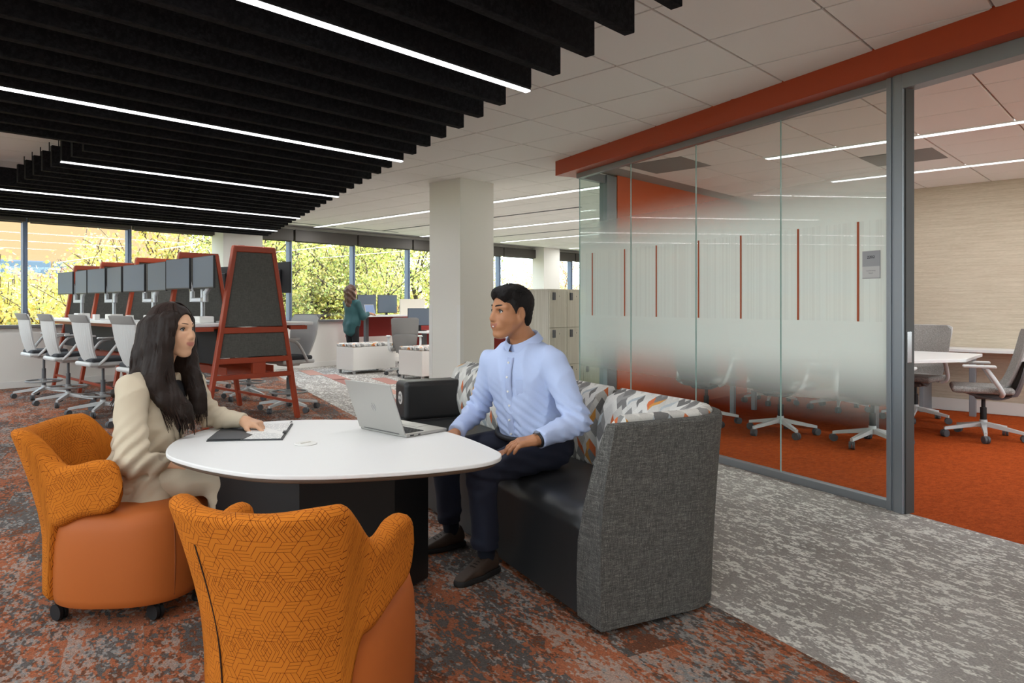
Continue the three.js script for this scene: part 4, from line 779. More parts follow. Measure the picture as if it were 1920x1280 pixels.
// ---------------------------------------------------------------- workbench with A-frames, monitors
{
  const w = thing('workbench', 'long standing-height white workbench in a rust-red A-frame steel structure', 'workbench', [3.53, 0, -9.5]);
  const zs = [-6.88, -8.21, -9.54, -10.87, -12.1], X = (x) => x - 3.53, Zr = (z) => z + 9.5;
  const lx = (y, s) => s * lerp(0.505, 0.205, y / 1.82);           // centre line of the two legs at height y
  zs.forEach((z0) => {
    const z = Zr(z0), fr = [];
    for (const s of [-1, 1]) fr.push(bar([lx(0, s), 0, z], [lx(1.8, s), 1.8, z], 0.045, 0.06, 0.008, [1, 0, 0]));
    fr.push(boxAt(lx(1.8, -1) - 0.02, lx(1.8, 1) + 0.02, 1.755, 1.82, z - 0.032, z + 0.032, 0.012, 3), boxAt(lx(0.97, -1), lx(0.97, 1), 0.93, 0.99, z - 0.03, z + 0.03, 0.006), boxAt(lx(0.65, -1), lx(0.65, 1), 0.625, 0.68, z - 0.03, z + 0.03, 0.006), boxAt(lx(0.49, -1), lx(0.49, 1), 0.465, 0.515, z - 0.03, z + 0.03, 0.006));
    fr.push(bx(0.14, 0.13, 0.05, 0.05, 0.56, z, 0.004));
    const f = part(w, 'frame', fr, M.rustMetal, 'rust-red A-frame');
    for (const [y0, y1] of [[1.0, 1.75], [0.69, 0.925]]) {
      const sh = new THREE.Shape([[lx(y0, -1) + 0.018, y0], [lx(y0, 1) - 0.018, y0], [lx(y1, 1) - 0.018, y1], [lx(y1, -1) + 0.018, y1]].map(([x, y]) => new THREE.Vector2(x, y)));
      const g = clean(new THREE.ExtrudeGeometry(sh, { depth: 0.02, bevelEnabled: true, bevelSize: 0.004, bevelThickness: 0.004, bevelSegments: 2 })); g.translate(0, 0, z - 0.012); part(f, 'panel', boxUV(g), M.screenCloth, 'dark grey woven panel');
    }
  });
  for (const s of [-1, 1]) {
    part(w, 'desktop', s < 0 ? boxAt(-0.74, -0.2, 1.0, 1.03, Zr(-12.08), Zr(-6.93), 0.004) : boxAt(0.2, 0.73, 1.0, 1.03, Zr(-12.08), Zr(-6.93), 0.004), M.desk, 'white desktop');
    part(w, 'apron', [boxAt(s * 0.62 - 0.02, s * 0.62 + 0.02, 0.955, 1.0, Zr(-12.08), Zr(-6.95), 0.004), bar([s * 0.42, 0.975, Zr(-6.9)], [s * 0.62, 0.975, Zr(-6.9)], 0.04, 0.04)], M.rustMetal);
    part(w, 'stretcher', boxAt(s * 0.475 - 0.014, s * 0.475 + 0.014, 0.16, 0.19, Zr(-12.1), Zr(-6.88), 0.004), M.rustMetal);
    part(w, 'modesty_panel', boxAt(s * 0.36 - 0.01, s * 0.36 + 0.01, 0.62, 0.96, Zr(-12.05), Zr(-6.95), 0.003), M.black, 'black panel');
  }
  part(w, 'cable_tray', [boxAt(-0.25, 0.25, 0.5, 0.515, Zr(-12.05), Zr(-6.95)), boxAt(-0.26, -0.25, 0.5, 0.58, Zr(-12.05), Zr(-6.95)), boxAt(0.25, 0.26, 0.5, 0.58, Zr(-12.05), Zr(-6.95))], M.rustMetal, 'rust-red cable tray');
  part(w, 'cable', [tube([[-0.3, 0.9, Zr(-7.2)], [-0.28, 0.6, Zr(-7.1)], [-0.33, 0.46, Zr(-7.15)], [-0.2, 0.5, Zr(-7.3)], [-0.22, 0.62, Zr(-7.25)]], 0.005, 30, 6), tube([[-0.36, 0.95, Zr(-7.4)], [-0.4, 0.5, Zr(-7.3)], [-0.25, 0.42, Zr(-7.25)], [-0.15, 0.55, Zr(-7.4)]], 0.005, 30, 6)], M.black);
}
// monitors: screens face the stools
function monitor(label, pos, turn, group, w = 0.545, h = 0.318) {
  const m = thing('monitor', label, 'monitor', pos, turn, group);
  part(m, 'housing', [bx(w, h, 0.022, 0, 0, 0, 0.004), bx(w * 0.5, h * 0.6, 0.03, 0, -0.01, -0.02, 0.012)], M.bezel);
  part(m, 'screen', bx(w - 0.012, h - 0.02, 0.002, 0, 0.003, 0.0115), M.screen, 'grey-blue screen with the reflected sky put into its colour');
  return m;
}
const pairs = ['nearest the rust-red end frame', 'second from the end frame', 'third from the end frame', 'fourth from the end frame', 'fifth from the end frame', 'sixth from the end frame', 'seventh from the end frame', 'farthest, by the windows'];
const mz = [-6.95, -7.52, -8.14, -8.78, -9.5, -10.12, -10.82, -11.47];
mz.forEach((z, i) => monitor('slim monitor on the stool side of the bench, ' + pairs[i], [3.03 + (i % 2 ? 0.0 : 0.02), 1.54 - (i > 1 ? 0.012 : 0), z - 0.02], -Math.PI / 2 + (i % 2 ? 0.05 : -0.05), 'monitors on the stool side of the bench', i < 2 ? 0.53 : 0.59));
for (let i = 0; i < 4; i++) {
  const z = -7.3 - i * 1.33, a = thing('screen_stand', `silver twin screen stand on the bench, ${['nearest the end frame', 'second along', 'third along', 'last, by the windows'][i]}`, 'screen stand', [3.18, 1.03, z], 0, 'screen stands on the stool side');
  part(a, 'foot', [bx(0.16, 0.07, 0.2, 0, 0.035, 0, 0.012)], M.white); part(a, 'post', cyl(0.022, 0.022, 0.3, 0, 0.05, 0, 16), M.alu);
  for (const s of [-1, 1]) { const arm = part(a, 'arm', [bar([0, 0.24, 0], [-0.04, 0.24, s * 0.16], 0.045, 0.05, 0.01), cyl(0.026, 0.026, 0.11, -0.04, 0.22, s * 0.16, 16), bar([-0.04, 0.3, s * 0.16], [-0.02, 0.46, s * 0.3], 0.05, 0.035, 0.01)], M.alu); part(arm, 'mount', bx(0.03, 0.1, 0.1, -0.095, 0.5, s * 0.3, 0.006), M.black); part(arm, 'tilt_joint', bar([-0.02, 0.47, s * 0.3], [-0.1, 0.5, s * 0.3], 0.04, 0.04), M.alu); }
}
for (let i = 0; i < 4; i++) monitor(`slim monitor on the window side of the bench, ${['nearest the end frame', 'second along', 'third along', 'farthest'][i]}`, [3.99, 1.52, -7.3 - i * 1.33], Math.PI / 2 + 0.1, 'monitors on the window side of the bench', 0.6, 0.34);
[[2.95, -9.9, 'nearer'], [2.95, -8.72, 'farther']].forEach(([x, z], i) => single('desk_box', bx(0.06, 0.07, 0.09, x, 1.065, z, 0.004), M.white, `small white desk box on the bench, ${['behind the second stool', 'behind the third stool'][i]}`, 'desk box'));

// ---------------------------------------------------------------- storage chests, far desks, lockers
function chest(label, x0, x1, z0, z1) {
  const c = thing('storage_chest', label, 'storage chest', [(x0 + x1) / 2, 0, (z0 + z1) / 2], 0, 'white storage chests with seat cushions'), w = (x1 - x0) / 2, d = (z1 - z0) / 2;
  part(c, 'body', boxAt(-w, w, 0.07, 0.475, -d, d, 0.003), M.white); part(c, 'cushion', bx(w * 2, 0.06, d * 2, 0, 0.505, 0, 0.022, 3), M.rhombs, 'patterned seat cushion');
  part(c, 'door', boxAt(-w - 0.004, -w, 0.08, 0.465, -d + 0.008, d - 0.008, 0.001), M.white);
  for (const [x, z] of [[-1, -1], [-1, 1], [1, -1], [1, 1]]) part(c, 'foot', bx(0.04, 0.07, 0.04, x * (w - 0.05), 0.035, z * (d - 0.05), 0.004), M.alu);
}
chest('white storage chest with patterned cushion, in front of the standing person', 7.2, 8.12, -10.95, -10.42);
chest('white storage chest with patterned cushion, partly hidden by the column', 7.38, 8.3, -9.38, -8.78);
function desk(label, x0, x1, z0, z1, y, panel) {
  const d = thing('office_desk', label, 'desk', [(x0 + x1) / 2, 0, (z0 + z1) / 2], 0, 'white office desks by the windows'), w = (x1 - x0) / 2, e = (z1 - z0) / 2;
  part(d, 'top', boxAt(-w, w, y - 0.03, y, -e, e, 0.004), M.desk);
  for (const s of [-1, 1]) part(d, 'leg', [boxAt(s * (w - 0.25) - 0.035, s * (w - 0.25) + 0.035, 0.03, y - 0.03, -0.04, 0.04, 0.004), boxAt(s * (w - 0.25) - 0.04, s * (w - 0.25) + 0.04, 0, 0.03, -e + 0.03, e - 0.03, 0.004)], M.greyPlastic);
  if (panel) part(d, 'privacy_panel', boxAt(-w + 0.05, w, panel[0], panel[1], -e - 0.03, -e, 0.008), M.redPanel, 'dark red fabric panel');
}
desk('white standing-height desk where the standing person works', 8.0, 9.6, -11.9, -11.12, 1.02, [0.58, 0.99]);
desk('white low desk beside the column with dark red panel', 8.25, 9.8, -10.4, -9.7, 0.74, [0.3, 1.0]);
desk('white low desk behind the sofa, right of the column', 7.9, 9.6, -7.9, -7.2, 0.74, [0.25, 0.72]);
const far1 = monitor('dark monitor on the standing desk, nearest the standing person', [8.37, 1.24, -11.66], 0.1, 'monitors on the far desks', 0.48, 0.37), far2 = monitor('dark monitor on the standing desk, next to the white divider', [8.88, 1.24, -11.66], 0.0, 'monitors on the far desks', 0.48, 0.37);
for (const m of [far1, far2]) part(m, 'stand', [bx(0.05, 0.2, 0.02, 0, -0.13, -0.03), bx(0.2, 0.012, 0.16, 0, -0.224, -0.02, 0.004)], M.bezel);
const far3 = monitor('dark monitor on the low desk at the edge of the column', [8.45, 1.0, -10.1], -0.3, 'monitors on the far desks', 0.5, 0.32); part(far3, 'stand', [bx(0.05, 0.16, 0.02, 0, -0.17, -0.03), bx(0.2, 0.012, 0.16, 0, -0.254, -0.02, 0.004)], M.bezel);
single('desk_divider', boxAt(9.0, 9.65, 1.02, 1.34, -11.42, -11.39, 0.004), mat(0xe0dacb, 0.7), 'cream desk divider panel on the standing desk', 'divider');
{
  const l = thing('laptop', 'small open laptop beside the standing person', 'laptop', [8.28, 1.02, -11.4], Math.PI + 0.3);
  part(l, 'base', bx(0.3, 0.014, 0.2, 0, 0.007, -0.1, 0.003), M.laptop); const lid = part(l, 'lid', bx(0.3, 0.2, 0.008, 0, 0.1, 0, 0.002), M.laptop); lid.rotation.x = 0.25; lid.position.set(0, 0.012, 0.0); part(lid, 'screen', bx(0.28, 0.18, 0.001, 0, 0.1, -0.0046), mat(0x6f86b0, 0.3), 'pale blue screen');
}
{
  const k = thing('locker_bank', 'pale wood-grain locker bank three doors high beside the glass wall', 'lockers', [6.37, 0, -5.31]);
  part(k, 'body', boxAt(0, 1.32, 0.06, 1.395, -0.3, 0, 0.002), M.laminate); part(k, 'plinth', boxAt(0.02, 1.3, 0, 0.06, -0.28, -0.03), M.black);
  part(k, 'top', boxAt(-0.01, 1.33, 1.385, 1.405, -0.31, 0.02, 0.002), M.laminate);
  for (let c = 0; c < 4; c++) for (let r = 0; r < 3; r++) {
    const x = 0.165 + c * 0.325, y = 0.29 + (2 - r) * 0.44, n = 31 + c * 2 + r % 2 + (r > 1 ? 10 : 0);
    const d = part(k, 'door', bx(0.318, 0.434, 0.018, x, y, 0.009, 0.002), M.laminate);
    part(d, 'lock', [bx(0.04, 0.09, 0.02, x - 0.09, y + 0.15, 0.026, 0.004)], M.greyPlastic);
    const tx = canvasTex(128, 64, 1, (g) => { g.fillStyle = '#d3ccbc'; g.fillRect(0, 0, 128, 64); g.fillStyle = '#4a4742'; g.font = 'bold 46px sans-serif'; g.textAlign = 'center'; g.fillText(String(n), 64, 48); });
    const p = clean(new THREE.PlaneGeometry(0.06, 0.03)); p.translate(x + 0.02, y + 0.15, 0.0185); if (c < 2) part(d, 'number', p, mat(0xffffff, 0.6, { map: tx }));
  }
}
{ const a = thing('fire_alarm', 'red fire alarm strobe on the window column', 'alarm', [5.83, 2.2, -11.85]); part(a, 'body', bx(0.13, 0.12, 0.05, 0, 0, 0.026, 0.01), mat(0x9b1c1a, 0.4)); part(a, 'lens', bx(0.07, 0.035, 0.03, 0, 0.01, 0.06, 0.01), mat(0xd9d4cf, 0.3)); }

// ---------------------------------------------------------------- outdoors: ground, trees in autumn leaf, brick block
struct('ground', 'lawn below the windows', boxAt(-80, 110, -4.7, -4.5, -120, ZW - 0.3), mat(0x7d8148, 0.95));
const leafGeo = (() => { const g = new THREE.BufferGeometry(); g.setAttribute('position', new THREE.Float32BufferAttribute([0, 0, 0, 0.5, 0.12, 0.35, 0, 0.02, 1, -0.5, 0.12, 0.35], 3)); g.setIndex([0, 1, 2, 0, 2, 3]); g.computeVertexNormals(); return g; })();
const leafM = phys(0xffffff, 0.9, { transmission: 0.45, thickness: 0, side: THREE.DoubleSide }), barkM = mat(0x4a3e36, 0.95);
function tree(label, x, z, h, spread, leaves, palette) {
  const n = leaves * 3;
  const t = thing('tree', label, 'tree', [x, -4.5, z], 0, 'autumn trees outside the windows'), wood = [], tips = [];
  const grow = (p, d, len, r, lv) => {
    const q = [p[0] + d[0] * len, p[1] + d[1] * len, p[2] + d[2] * len], mid = vlerp(p, q, 0.5).map((c) => c + rr(-0.06, 0.06) * len);
    wood.push(tube([p, mid, q], r, lv < 2 ? 5 : 3, lv < 2 ? 6 : 4)); 
    if (lv >= 4) { tips.push([p, q]); return; }
    const c = lv === 0 ? 6 : lv === 1 ? 5 : 4;
    for (let i = 0; i < c; i++) { const a = rnd() * Math.PI * 2, tilt = lv === 0 ? rr(0.5, 1.15) : rr(0.35, 0.95), f = vnorm(vadd(vmul(d, Math.cos(tilt)), vmul([Math.cos(a), rr(-0.15, 0.5), Math.sin(a)], Math.sin(tilt)))); grow(vlerp(p, q, rr(lv === 0 ? 0.45 : 0.3, 1)), f, len * rr(0.55, 0.8), r * 0.5, lv + 1); }
    tips.push([p, q]);
  };
  grow([0, 0, 0], [rr(-0.05, 0.05), 1, rr(-0.05, 0.05)], h * 0.42, h * 0.016, 0);
  const far = tips.length; part(t, 'trunk', wood, barkM, 'dark trunk and branches');
  const im = new THREE.InstancedMesh(leafGeo, leafM, n), m = new THREE.Matrix4(), q = new THREE.Quaternion(), e = new THREE.Euler(), s = new THREE.Vector3(), col_ = new THREE.Color();
  for (let i = 0; i < n; i++) {
    const [a, b] = tips[Math.floor(rnd() * far)], p = vlerp(a, b, rnd()), sz = rr(0.05, 0.095) * spread; e.set(rr(-3, 3), rr(-3, 3), rr(-3, 3)); q.setFromEuler(e);
    m.compose(V(p[0] + rr(-0.32, 0.32), p[1] + rr(-0.3, 0.3), p[2] + rr(-0.32, 0.32)), q, s.set(sz, sz, sz)); im.setMatrixAt(i, m);
    const c = palette[Math.floor(rnd() * palette.length)]; col_.setHex(c).multiplyScalar(rr(0.8, 1.15)); im.setColorAt(i, col_);
  }
  im.name = 'foliage'; im.castShadow = im.receiveShadow = true; im.userData.kind = 'stuff'; t.add(im);
}
const yel = [0xdcc25a, 0xe6d070, 0xd0bc62, 0xb4b660, 0xeedd98], gre = [0xd0cf68, 0xb4bd5e, 0xdcd470, 0xa0b05a, 0xe8da80, 0xe6cf88], ora = [0xe6b070, 0xe0a060, 0xecc888, 0xdab878, 0xf0d8a0], pin = [0xd9a08a, 0xc98a70, 0xe0b88e, 0xd6c070, 0xb9a858];
[['yellow autumn tree, leftmost through the windows', -1.5, -20, 7.4, 1.2, 9000, yel], ['yellow-green autumn tree behind the far stools', 2.6, -19, 7.6, 1.15, 11000, yel], ['golden tree between the two left mullions', 5.5, -23, 8.2, 1.25, 11000, yel], ['pale golden tree left of the window column', 8.2, -21, 8.8, 1.1, 10000, yel], ['green-yellow tree right of the red end frame', 11.5, -20.5, 11, 1.1, 12000, gre], ['green-yellow tree behind the standing person', 15.0, -21.5, 11, 1.1, 12000, gre], ['thin yellow tree left of the big column', 18.8, -22, 10.5, 1.1, 10000, gre], ['amber tree seen right of the big column', 25.5, -27, 8.3, 1.2, 9000, ora], ['orange tree beyond the far window column', 33, -29, 8.6, 1.2, 8000, ora], ['reddish shrub-like tree low behind the green ones', 14, -30, 8, 1.3, 8000, pin], ['pinkish tree low behind the golden ones', 8, -32, 8.4, 1.4, 8000, pin], ['dense yellow tree behind the left windows', 0.5, -27, 7.6, 1.4, 9000, yel], ['orange tree far behind the standing person', 22, -34, 10, 1.4, 8000, ora]].forEach((a) => tree(...a));
{
  const b = thing('brick_building', 'tan office block with strip windows behind the left trees', 'building', [-4, -4.5, -48]);
  part(b, 'wall', boxAt(-30, 24, 0, 16, -8, 0), mat(0x9c7a58, 0.9));
  for (let r = 0; r < 3; r++) for (let c = 0; c < 13; c++) { const x = -28 + c * 4, y = 2.2 + r * 4.4, f = part(b, 'window', boxAt(x, x + 3.85, y, y + 1.7, -0.05, 0.06), M.mullion); part(f, 'pane', boxAt(x + 0.06, x + 3.79, y + 0.06, y + 1.64, 0.05, 0.08), mat(0x4f6478, 0.2)); }
  part(b, 'coping', boxAt(-30.2, 24.2, 16, 16.3, -8.2, 0.2), mat(0xb9aa98, 0.8));
}
// ---------------------------------------------------------------- people
const skinM = (o = {}) => phys(0xffffff, 0.52, { vertexColors: true, sheen: 0.15, sheenRoughness: 0.6, ...o });
const lin = (h) => new THREE.Color(h).toArray();
const PM = { white: mat(0xe9e6e0, 0.35), sclera: mat(0xc9c2ba, 0.3), dark: mat(0x120d0b, 0.35) };

function buildMan() {
  const man = thing('person', 'seated person in light blue button-down shirt and navy trousers, hand on knee', 'person', [2.64, 0, -2.3]);
  const skin = lin(0xb27a55), lip = lin(0x9c5c4c), brow = lin(0x231814);
  const hf = frame([2.515, 1.176, -2.335], [-0.971, -0.01, -0.238], [0.03, 1, 0.03], 1.05);
  const neck = [2.612, 1.03, -2.325], shL = [2.6, 0.945, -2.135], shR = [2.578, 0.928, -2.515], elL = [2.592, 0.68, -1.985], wrL = [2.368, 0.628, -2.03], elR = [2.56, 0.685, -2.605], wrR = [2.31, 0.605, -2.5];
  const hipL = [2.64, 0.525, -2.175], hipR = [2.67, 0.52, -2.39], knL = [2.215, 0.495, -2.225], anL = [2.27, 0.1, -2.262], knR = [2.375, 0.48, -2.645], anR = [2.4, 0.11, -2.642];
  const tf = frame([2.62, 0.8, -2.32], [-0.99, 0, 0.08]);
  // skin: one continuous figure
  const body = [rc(neck, hf.out([0, -0.05, -0.028]), 0.06, 0.054, 0.03), el([2.605, 0.86, -2.325], [0.165, 0.17, 0.1], tf, 0.05), el([2.64, 0.66, -2.3], [0.145, 0.17, 0.105], tf, 0.05), el([2.665, 0.535, -2.28], [0.155, 0.09, 0.115], tf, 0.05),
    rc(vadd(neck, [0, -0.05, 0]), shL, 0.036, 0.034, 0.03), rc(vadd(neck, [0, -0.05, 0]), shR, 0.036, 0.034, 0.03), rc(shL, elL, 0.036, 0.032), rc(elL, wrL, 0.031, 0.026), rc(shR, elR, 0.036, 0.032), rc(elR, wrR, 0.031, 0.026), rc(vadd(neck, [0.01, -0.09, 0]), neck, 0.06, 0.056, 0.03),
    rc(hipL, knL, 0.072, 0.05), rc(knL, anL, 0.046, 0.028), rc(hipR, knR, 0.072, 0.05), rc(knR, anR, 0.046, 0.028)];
  const hl = frame(wrL, [-0.78, -0.14, -0.58], [-0.1, 1, 0.05]), hr = frame(wrR, [-0.86, -0.42, -0.05], [-0.3, 1, 0]);
  const flat = [[0.28, 0.3, 0.2], [0.3, 0.3, 0.22], [0.34, 0.3, 0.24], [0.38, 0.34, 0.26]];
  const col = headColor(hf, skin, lip, brow, 0.009, 0.0052), plain = () => skin;
  partRaw(man, 'body', joined([fieldMesh(body, 0.013, { color: plain, k: 0.03 }), fieldMesh([...headPrims(hf, { jaw: 1.1, smile: 0.012, nose: 1.15, open: 0.006 }), rc(neck, hf.out([0, -0.05, -0.028]), 0.06, 0.054, 0.03)], 0.0034, { color: col }),
    fieldMesh(handPrims(hl, -1, flat, 0.08, 0.3), 0.003, { color: plain }), fieldMesh(handPrims(hr, 1, flat, 0.06, 0.4), 0.003, { color: plain })]), skinM(), 'warm brown skin');
  brows(man, hf, mat(0x1c1411, 0.8), 0.0036);
  eyes(man, hf, { eye: PM.sclera, iris: PM.dark, lash: PM.dark, look: 0.4 });
  const teeth = []; for (let i = 0; i <= 8; i++) { const t = (i / 8 - 0.5) * 2; teeth.push(V(...hf.out([t * 0.0215, -0.0575 + t * t * 0.009, 0.0892 - t * t * 0.0095]))); }
  partRaw(man, 'teeth', tube(teeth, 0.0052, 12, 6), mat(0xeae6df, 0.25));
  // short dark hair: a cap over the cranium, cut back from the face, a little raised in front
  const hairN = (x, y, z) => { const [a, b, c] = hf.into(x, y, z); return -0.004 * (noise3(a * 320, b * 140, c * 160) - 0.5) - 0.0025 * (noise3(a * 120, b * 70, c * 80) - 0.5); };
  const hp = [inF(hf, el([0, 0.049, -0.022], [0.0765, 0.083, 0.101], null, 0.02)), inF(hf, el([0, 0.1, 0.026], [0.056, 0.026, 0.066], null, 0.03)), inF(hf, rc([-0.045, 0.083, 0.055], [0.045, 0.083, 0.06], 0.018, 0.018, 0.02)), inF(hf, el([0, -0.012, -0.062], [0.06, 0.066, 0.045], null, 0.02))];
  for (const s of [-1, 1]) hp.push(inF(hf, rc([s * 0.068, 0.05, 0.02], [s * 0.072, 0.004, 0.012], 0.012, 0.006, 0.01)));
  hp.push(minus(inF(hf, el([0, -0.028, 0.078], [0.068, 0.1, 0.076])), 0.006), minus(inF(hf, el([0, -0.09, 0.0], [0.1, 0.08, 0.06])), 0.008));
  for (const s of [-1, 1]) hp.push(minus(inF(hf, el([s * 0.08, -0.012, -0.01], [0.022, 0.042, 0.026])), 0.004));
  hp.push(inF(hf, half([0, -0.062, 0], [0, -1, 0.2], 0.006)));
  hp[hp.length - 1].op = 'cut'; hp[hp.length - 1].R = 1e3;
  partRaw(man, 'hair', fieldMesh(hp, 0.0036, { disp: hairN, dispMax: 0.006 }), phys(0x14100f, 0.7, { specularIntensity: 0.5 }), 'short black hair combed forward');
  const tufts = [];
  for (let i = 0; i < 420; i++) {
    const th = rr(0, Math.PI * 2), up = rr(0.05, 1), ph = Math.acos(up), sx = Math.sin(ph) * Math.sin(th), sz = Math.sin(ph) * Math.cos(th), b = [0.0755 * sx, 0.049 + 0.084 * up, -0.022 + 0.1 * sz];
    if (b[2] > 0.03 && b[1] < 0.1) continue; if (b[1] < 0.09) continue;
    const l = rr(0.014, 0.03), d = [sx * 0.1, 0.02 + 0.05 * up, 0.9 * sstep(0.3, 0.9, up) - 0.5 * sstep(0.6, 0.1, up) * (sz < 0 ? 0.3 : 1)], e = vadd(b, vmul(vnorm(vadd(d, [rr(-0.3, 0.3), rr(-0.3, 0.1), rr(-0.3, 0.3)])), l));
    if (up < 0.45) e[1] = b[1] - l * 0.8;
    tufts.push([b, vadd(vlerp(b, e, 0.5), [sx * 0.004, 0.004, 0]), e].map((q) => V(...hf.out(q))));
  }
  partRaw(man, 'hair_strands', strandTubes(tufts, 0.0018, 4), phys(0x191413, 0.6, { specularIntensity: 0.5 })).userData.kind = 'stuff';
  // shirt
  const shirtM = mat(0xb6c4e6, 0.82, { bumpMap: T.weave, bumpScale: 0.0004 });
  const cuffL = vlerp(elL, wrL, 0.93), cuffR = vlerp(elR, wrR, 0.96), wdirL = vnorm(vsub(wrL, elL)), wdirR = vnorm(vsub(wrR, elR));
  const sf = fold(10, 5, 10, 0.02), sleeveFold = (x, y, z) => {
    const near = (p, r) => Math.exp(-((x - p[0]) ** 2 + (y - p[1]) ** 2 + (z - p[2]) ** 2) / (r * r));
    const e = near(elL, 0.11) + near(elR, 0.11) + 0.7 * near([2.63, 0.6, -2.3], 0.2);
    return sf(x, y, z) * 0.8 - 0.009 * e * Math.sin((y * 1.6 + x * 0.7 + z * 0.9) * 95 + 4 * noise3(x * 14, y * 14, z * 14));
  };
  const shirt = [el([2.602, 0.862, -2.325], [0.196, 0.19, 0.13], tf, 0.05), el([2.628, 0.7, -2.305], [0.178, 0.19, 0.138], tf, 0.06), el([2.65, 0.6, -2.29], [0.18, 0.13, 0.145], tf, 0.05),
    rc([2.615, 0.975, -2.325], shL, 0.062, 0.066, 0.04), rc([2.615, 0.975, -2.325], shR, 0.062, 0.066, 0.04), rc(shL, elL, 0.066, 0.055, 0.014), rc(elL, cuffL, 0.053, 0.04, 0.014), rc(shR, elR, 0.066, 0.055, 0.014), rc(elR, cuffR, 0.053, 0.041, 0.014),
    minus(rc([2.585, 1.025, -2.33], hf.out([0, -0.1, 0.0]), 0.058, 0.075), 0.008), { ...half([2.64, 0.585, -2.3], [0.25, -1, 0.05], 0.008) }];
  for (const [p, d] of [[cuffL, wdirL], [cuffR, wdirR]]) { const q = vadd(p, vmul(d, 0.014)), cutter = half(q, d, 0.004); shirt.push({ ...cutter, d: (x, y, z) => (Math.hypot(x - q[0], y - q[1], z - q[2]) < 0.075 ? cutter.d(x, y, z) : -1) }); }
  const sh = partRaw(man, 'shirt', fieldMesh(shirt, 0.0075, { disp: sleeveFold, dispMax: 0.02, k: 0.03 }), shirtM, 'light blue oxford shirt with rolled creases');
  // collar: two leaves round the neck, meeting in front
  const front = [2.497, 0.985, -2.322], ring = [];
  for (const s of [-1, 1]) {
    const rows = [], nf = frame([2.597, 1.038, -2.326], [-0.92, -0.28, 0.02]);
    for (let i = 0; i <= 14; i++) {
      const a = lerp(0.0, Math.PI, i / 14), t = i / 14, R0 = 0.078, x = s * Math.sin(a) * R0, z = -Math.cos(a) * R0, k1 = sstep(0.45, 1, t);
      const down = lerp(0.036, 0.068, sstep(0.5, 0.95, t)), flare = lerp(0.018, 0.034, t), topY = lerp(0.034, 0.012, k1), gap = s * 0.02 * sstep(0.85, 1, t);
      const top = nf.out([x * 1.03 + gap * 0.3, topY, z * 1.03]), bot = nf.out([x * (1 + flare / R0) + s * 0.034 * sstep(0.7, 1, t), topY - down, z * (1 + flare / R0)]);
      const inn = nf.out([x * 0.94, topY - 0.006, z * 0.94]), low = nf.out([x * 0.97, -0.05, z * 0.97]);
      rows.push([low, inn, top, bot].map((p) => p));
    }
    ring.push(gridGeo(rows));
  }
  partRaw(man, 'collar', merge(ring), mat(0xb2c0e3, 0.82, { side: THREE.DoubleSide }));
  const pl = [], bt = [];
  const ff = frame([2.62, 0.8, -2.32], [-0.99, 0, 0.08]);
  const surf = (y) => { let x = -0.3; const F = (d) => Math.min(...shirt.filter((p) => !p.op).slice(0, 3).map((p) => p.d(...ff.out([0.0, y - 0.8, d])))); let d = 0.3; while (F(d) < 0.0 === false && d > 0) d -= 0.002; return ff.out([0.0, y - 0.8, d + 0.004]); };
  for (let i = 0; i <= 16; i++) { const p = surf(lerp(0.965, 0.6, i / 16)); pl.push(V(...p)); if (i % 3 === 1) bt.push(p); }
  const strip = []; for (const p of pl) strip.push([[p.x + 0.004, p.y, p.z + 0.017], [p.x - 0.006, p.y, p.z + 0.015], [p.x - 0.006, p.y, p.z - 0.015], [p.x + 0.004, p.y, p.z - 0.017]]);
  partRaw(man, 'placket', gridGeo(strip), mat(0xb0bde0, 0.85, { side: THREE.DoubleSide }));
  for (const p of bt) { const g = cyl(0.0052, 0.0052, 0.004, 0, 0, 0, 12); g.rotateZ(Math.PI / 2); g.translate(p[0] - 0.006, p[1], p[2]); partRaw(man, 'button', g, PM.white); }
  const patch = []; for (let i = 0; i <= 6; i++) { const r = []; for (let j = 0; j <= 6; j++) { const y = lerp(0.865, 0.745, i / 6), a = lerp(0.045, 0.125, j / 6); let dd = 0.3; while (dd > 0 && Math.min(...shirt.slice(0, 3).map((q) => q.d(...ff.out([a, y - 0.8, dd])))) > 0) dd -= 0.002; r.push(ff.out([a, y - 0.8, dd + 0.0075])); } patch.push(r); }
  partRaw(man, 'pocket', gridGeo(patch), mat(0xb3c1e4, 0.85, { side: THREE.DoubleSide }));
  // trousers
  const trM = mat(0x191d2e, 0.85), tfold = fold(7, 9, 7, 0.009);
  const hemL = vlerp(knL, anL, 0.94), hemR = vlerp(knR, anR, 0.9);
  const tr = [el([2.66, 0.545, -2.28], [0.178, 0.105, 0.15], tf, 0.05), rc(hipL, knL, 0.092, 0.072, 0.04), rc(knL, hemL, 0.07, 0.058, 0.03), rc(hipR, knR, 0.092, 0.072, 0.04), rc(knR, hemR, 0.07, 0.058, 0.03), half([2.64, 0.625, -2.3], [-0.25, 1, -0.05], 0.006)];
  for (const p of [hemL, hemR]) tr.push({ ...half([p[0], p[1], p[2]], [0.05, -1, 0], 0.004) });
  tr[tr.length - 1] = half(vadd(hemL, [0, 0, 0]), [0, -1, 0], 0.004);
  const kf = (x, y, z) => tfold(x, y, z) - 0.004 * Math.sin(y * 120 + x * 40 + 3 * noise3(x * 12, y * 12, z * 12)) * (Math.exp(-(((y - 0.47) / 0.07) ** 2)) + 0.6 * Math.exp(-(((y - 0.16) / 0.05) ** 2)));
  partRaw(man, 'trousers', fieldMesh(tr, 0.0085, { disp: kf, dispMax: 0.015, k: 0.035 }), trM, 'navy cotton trousers');
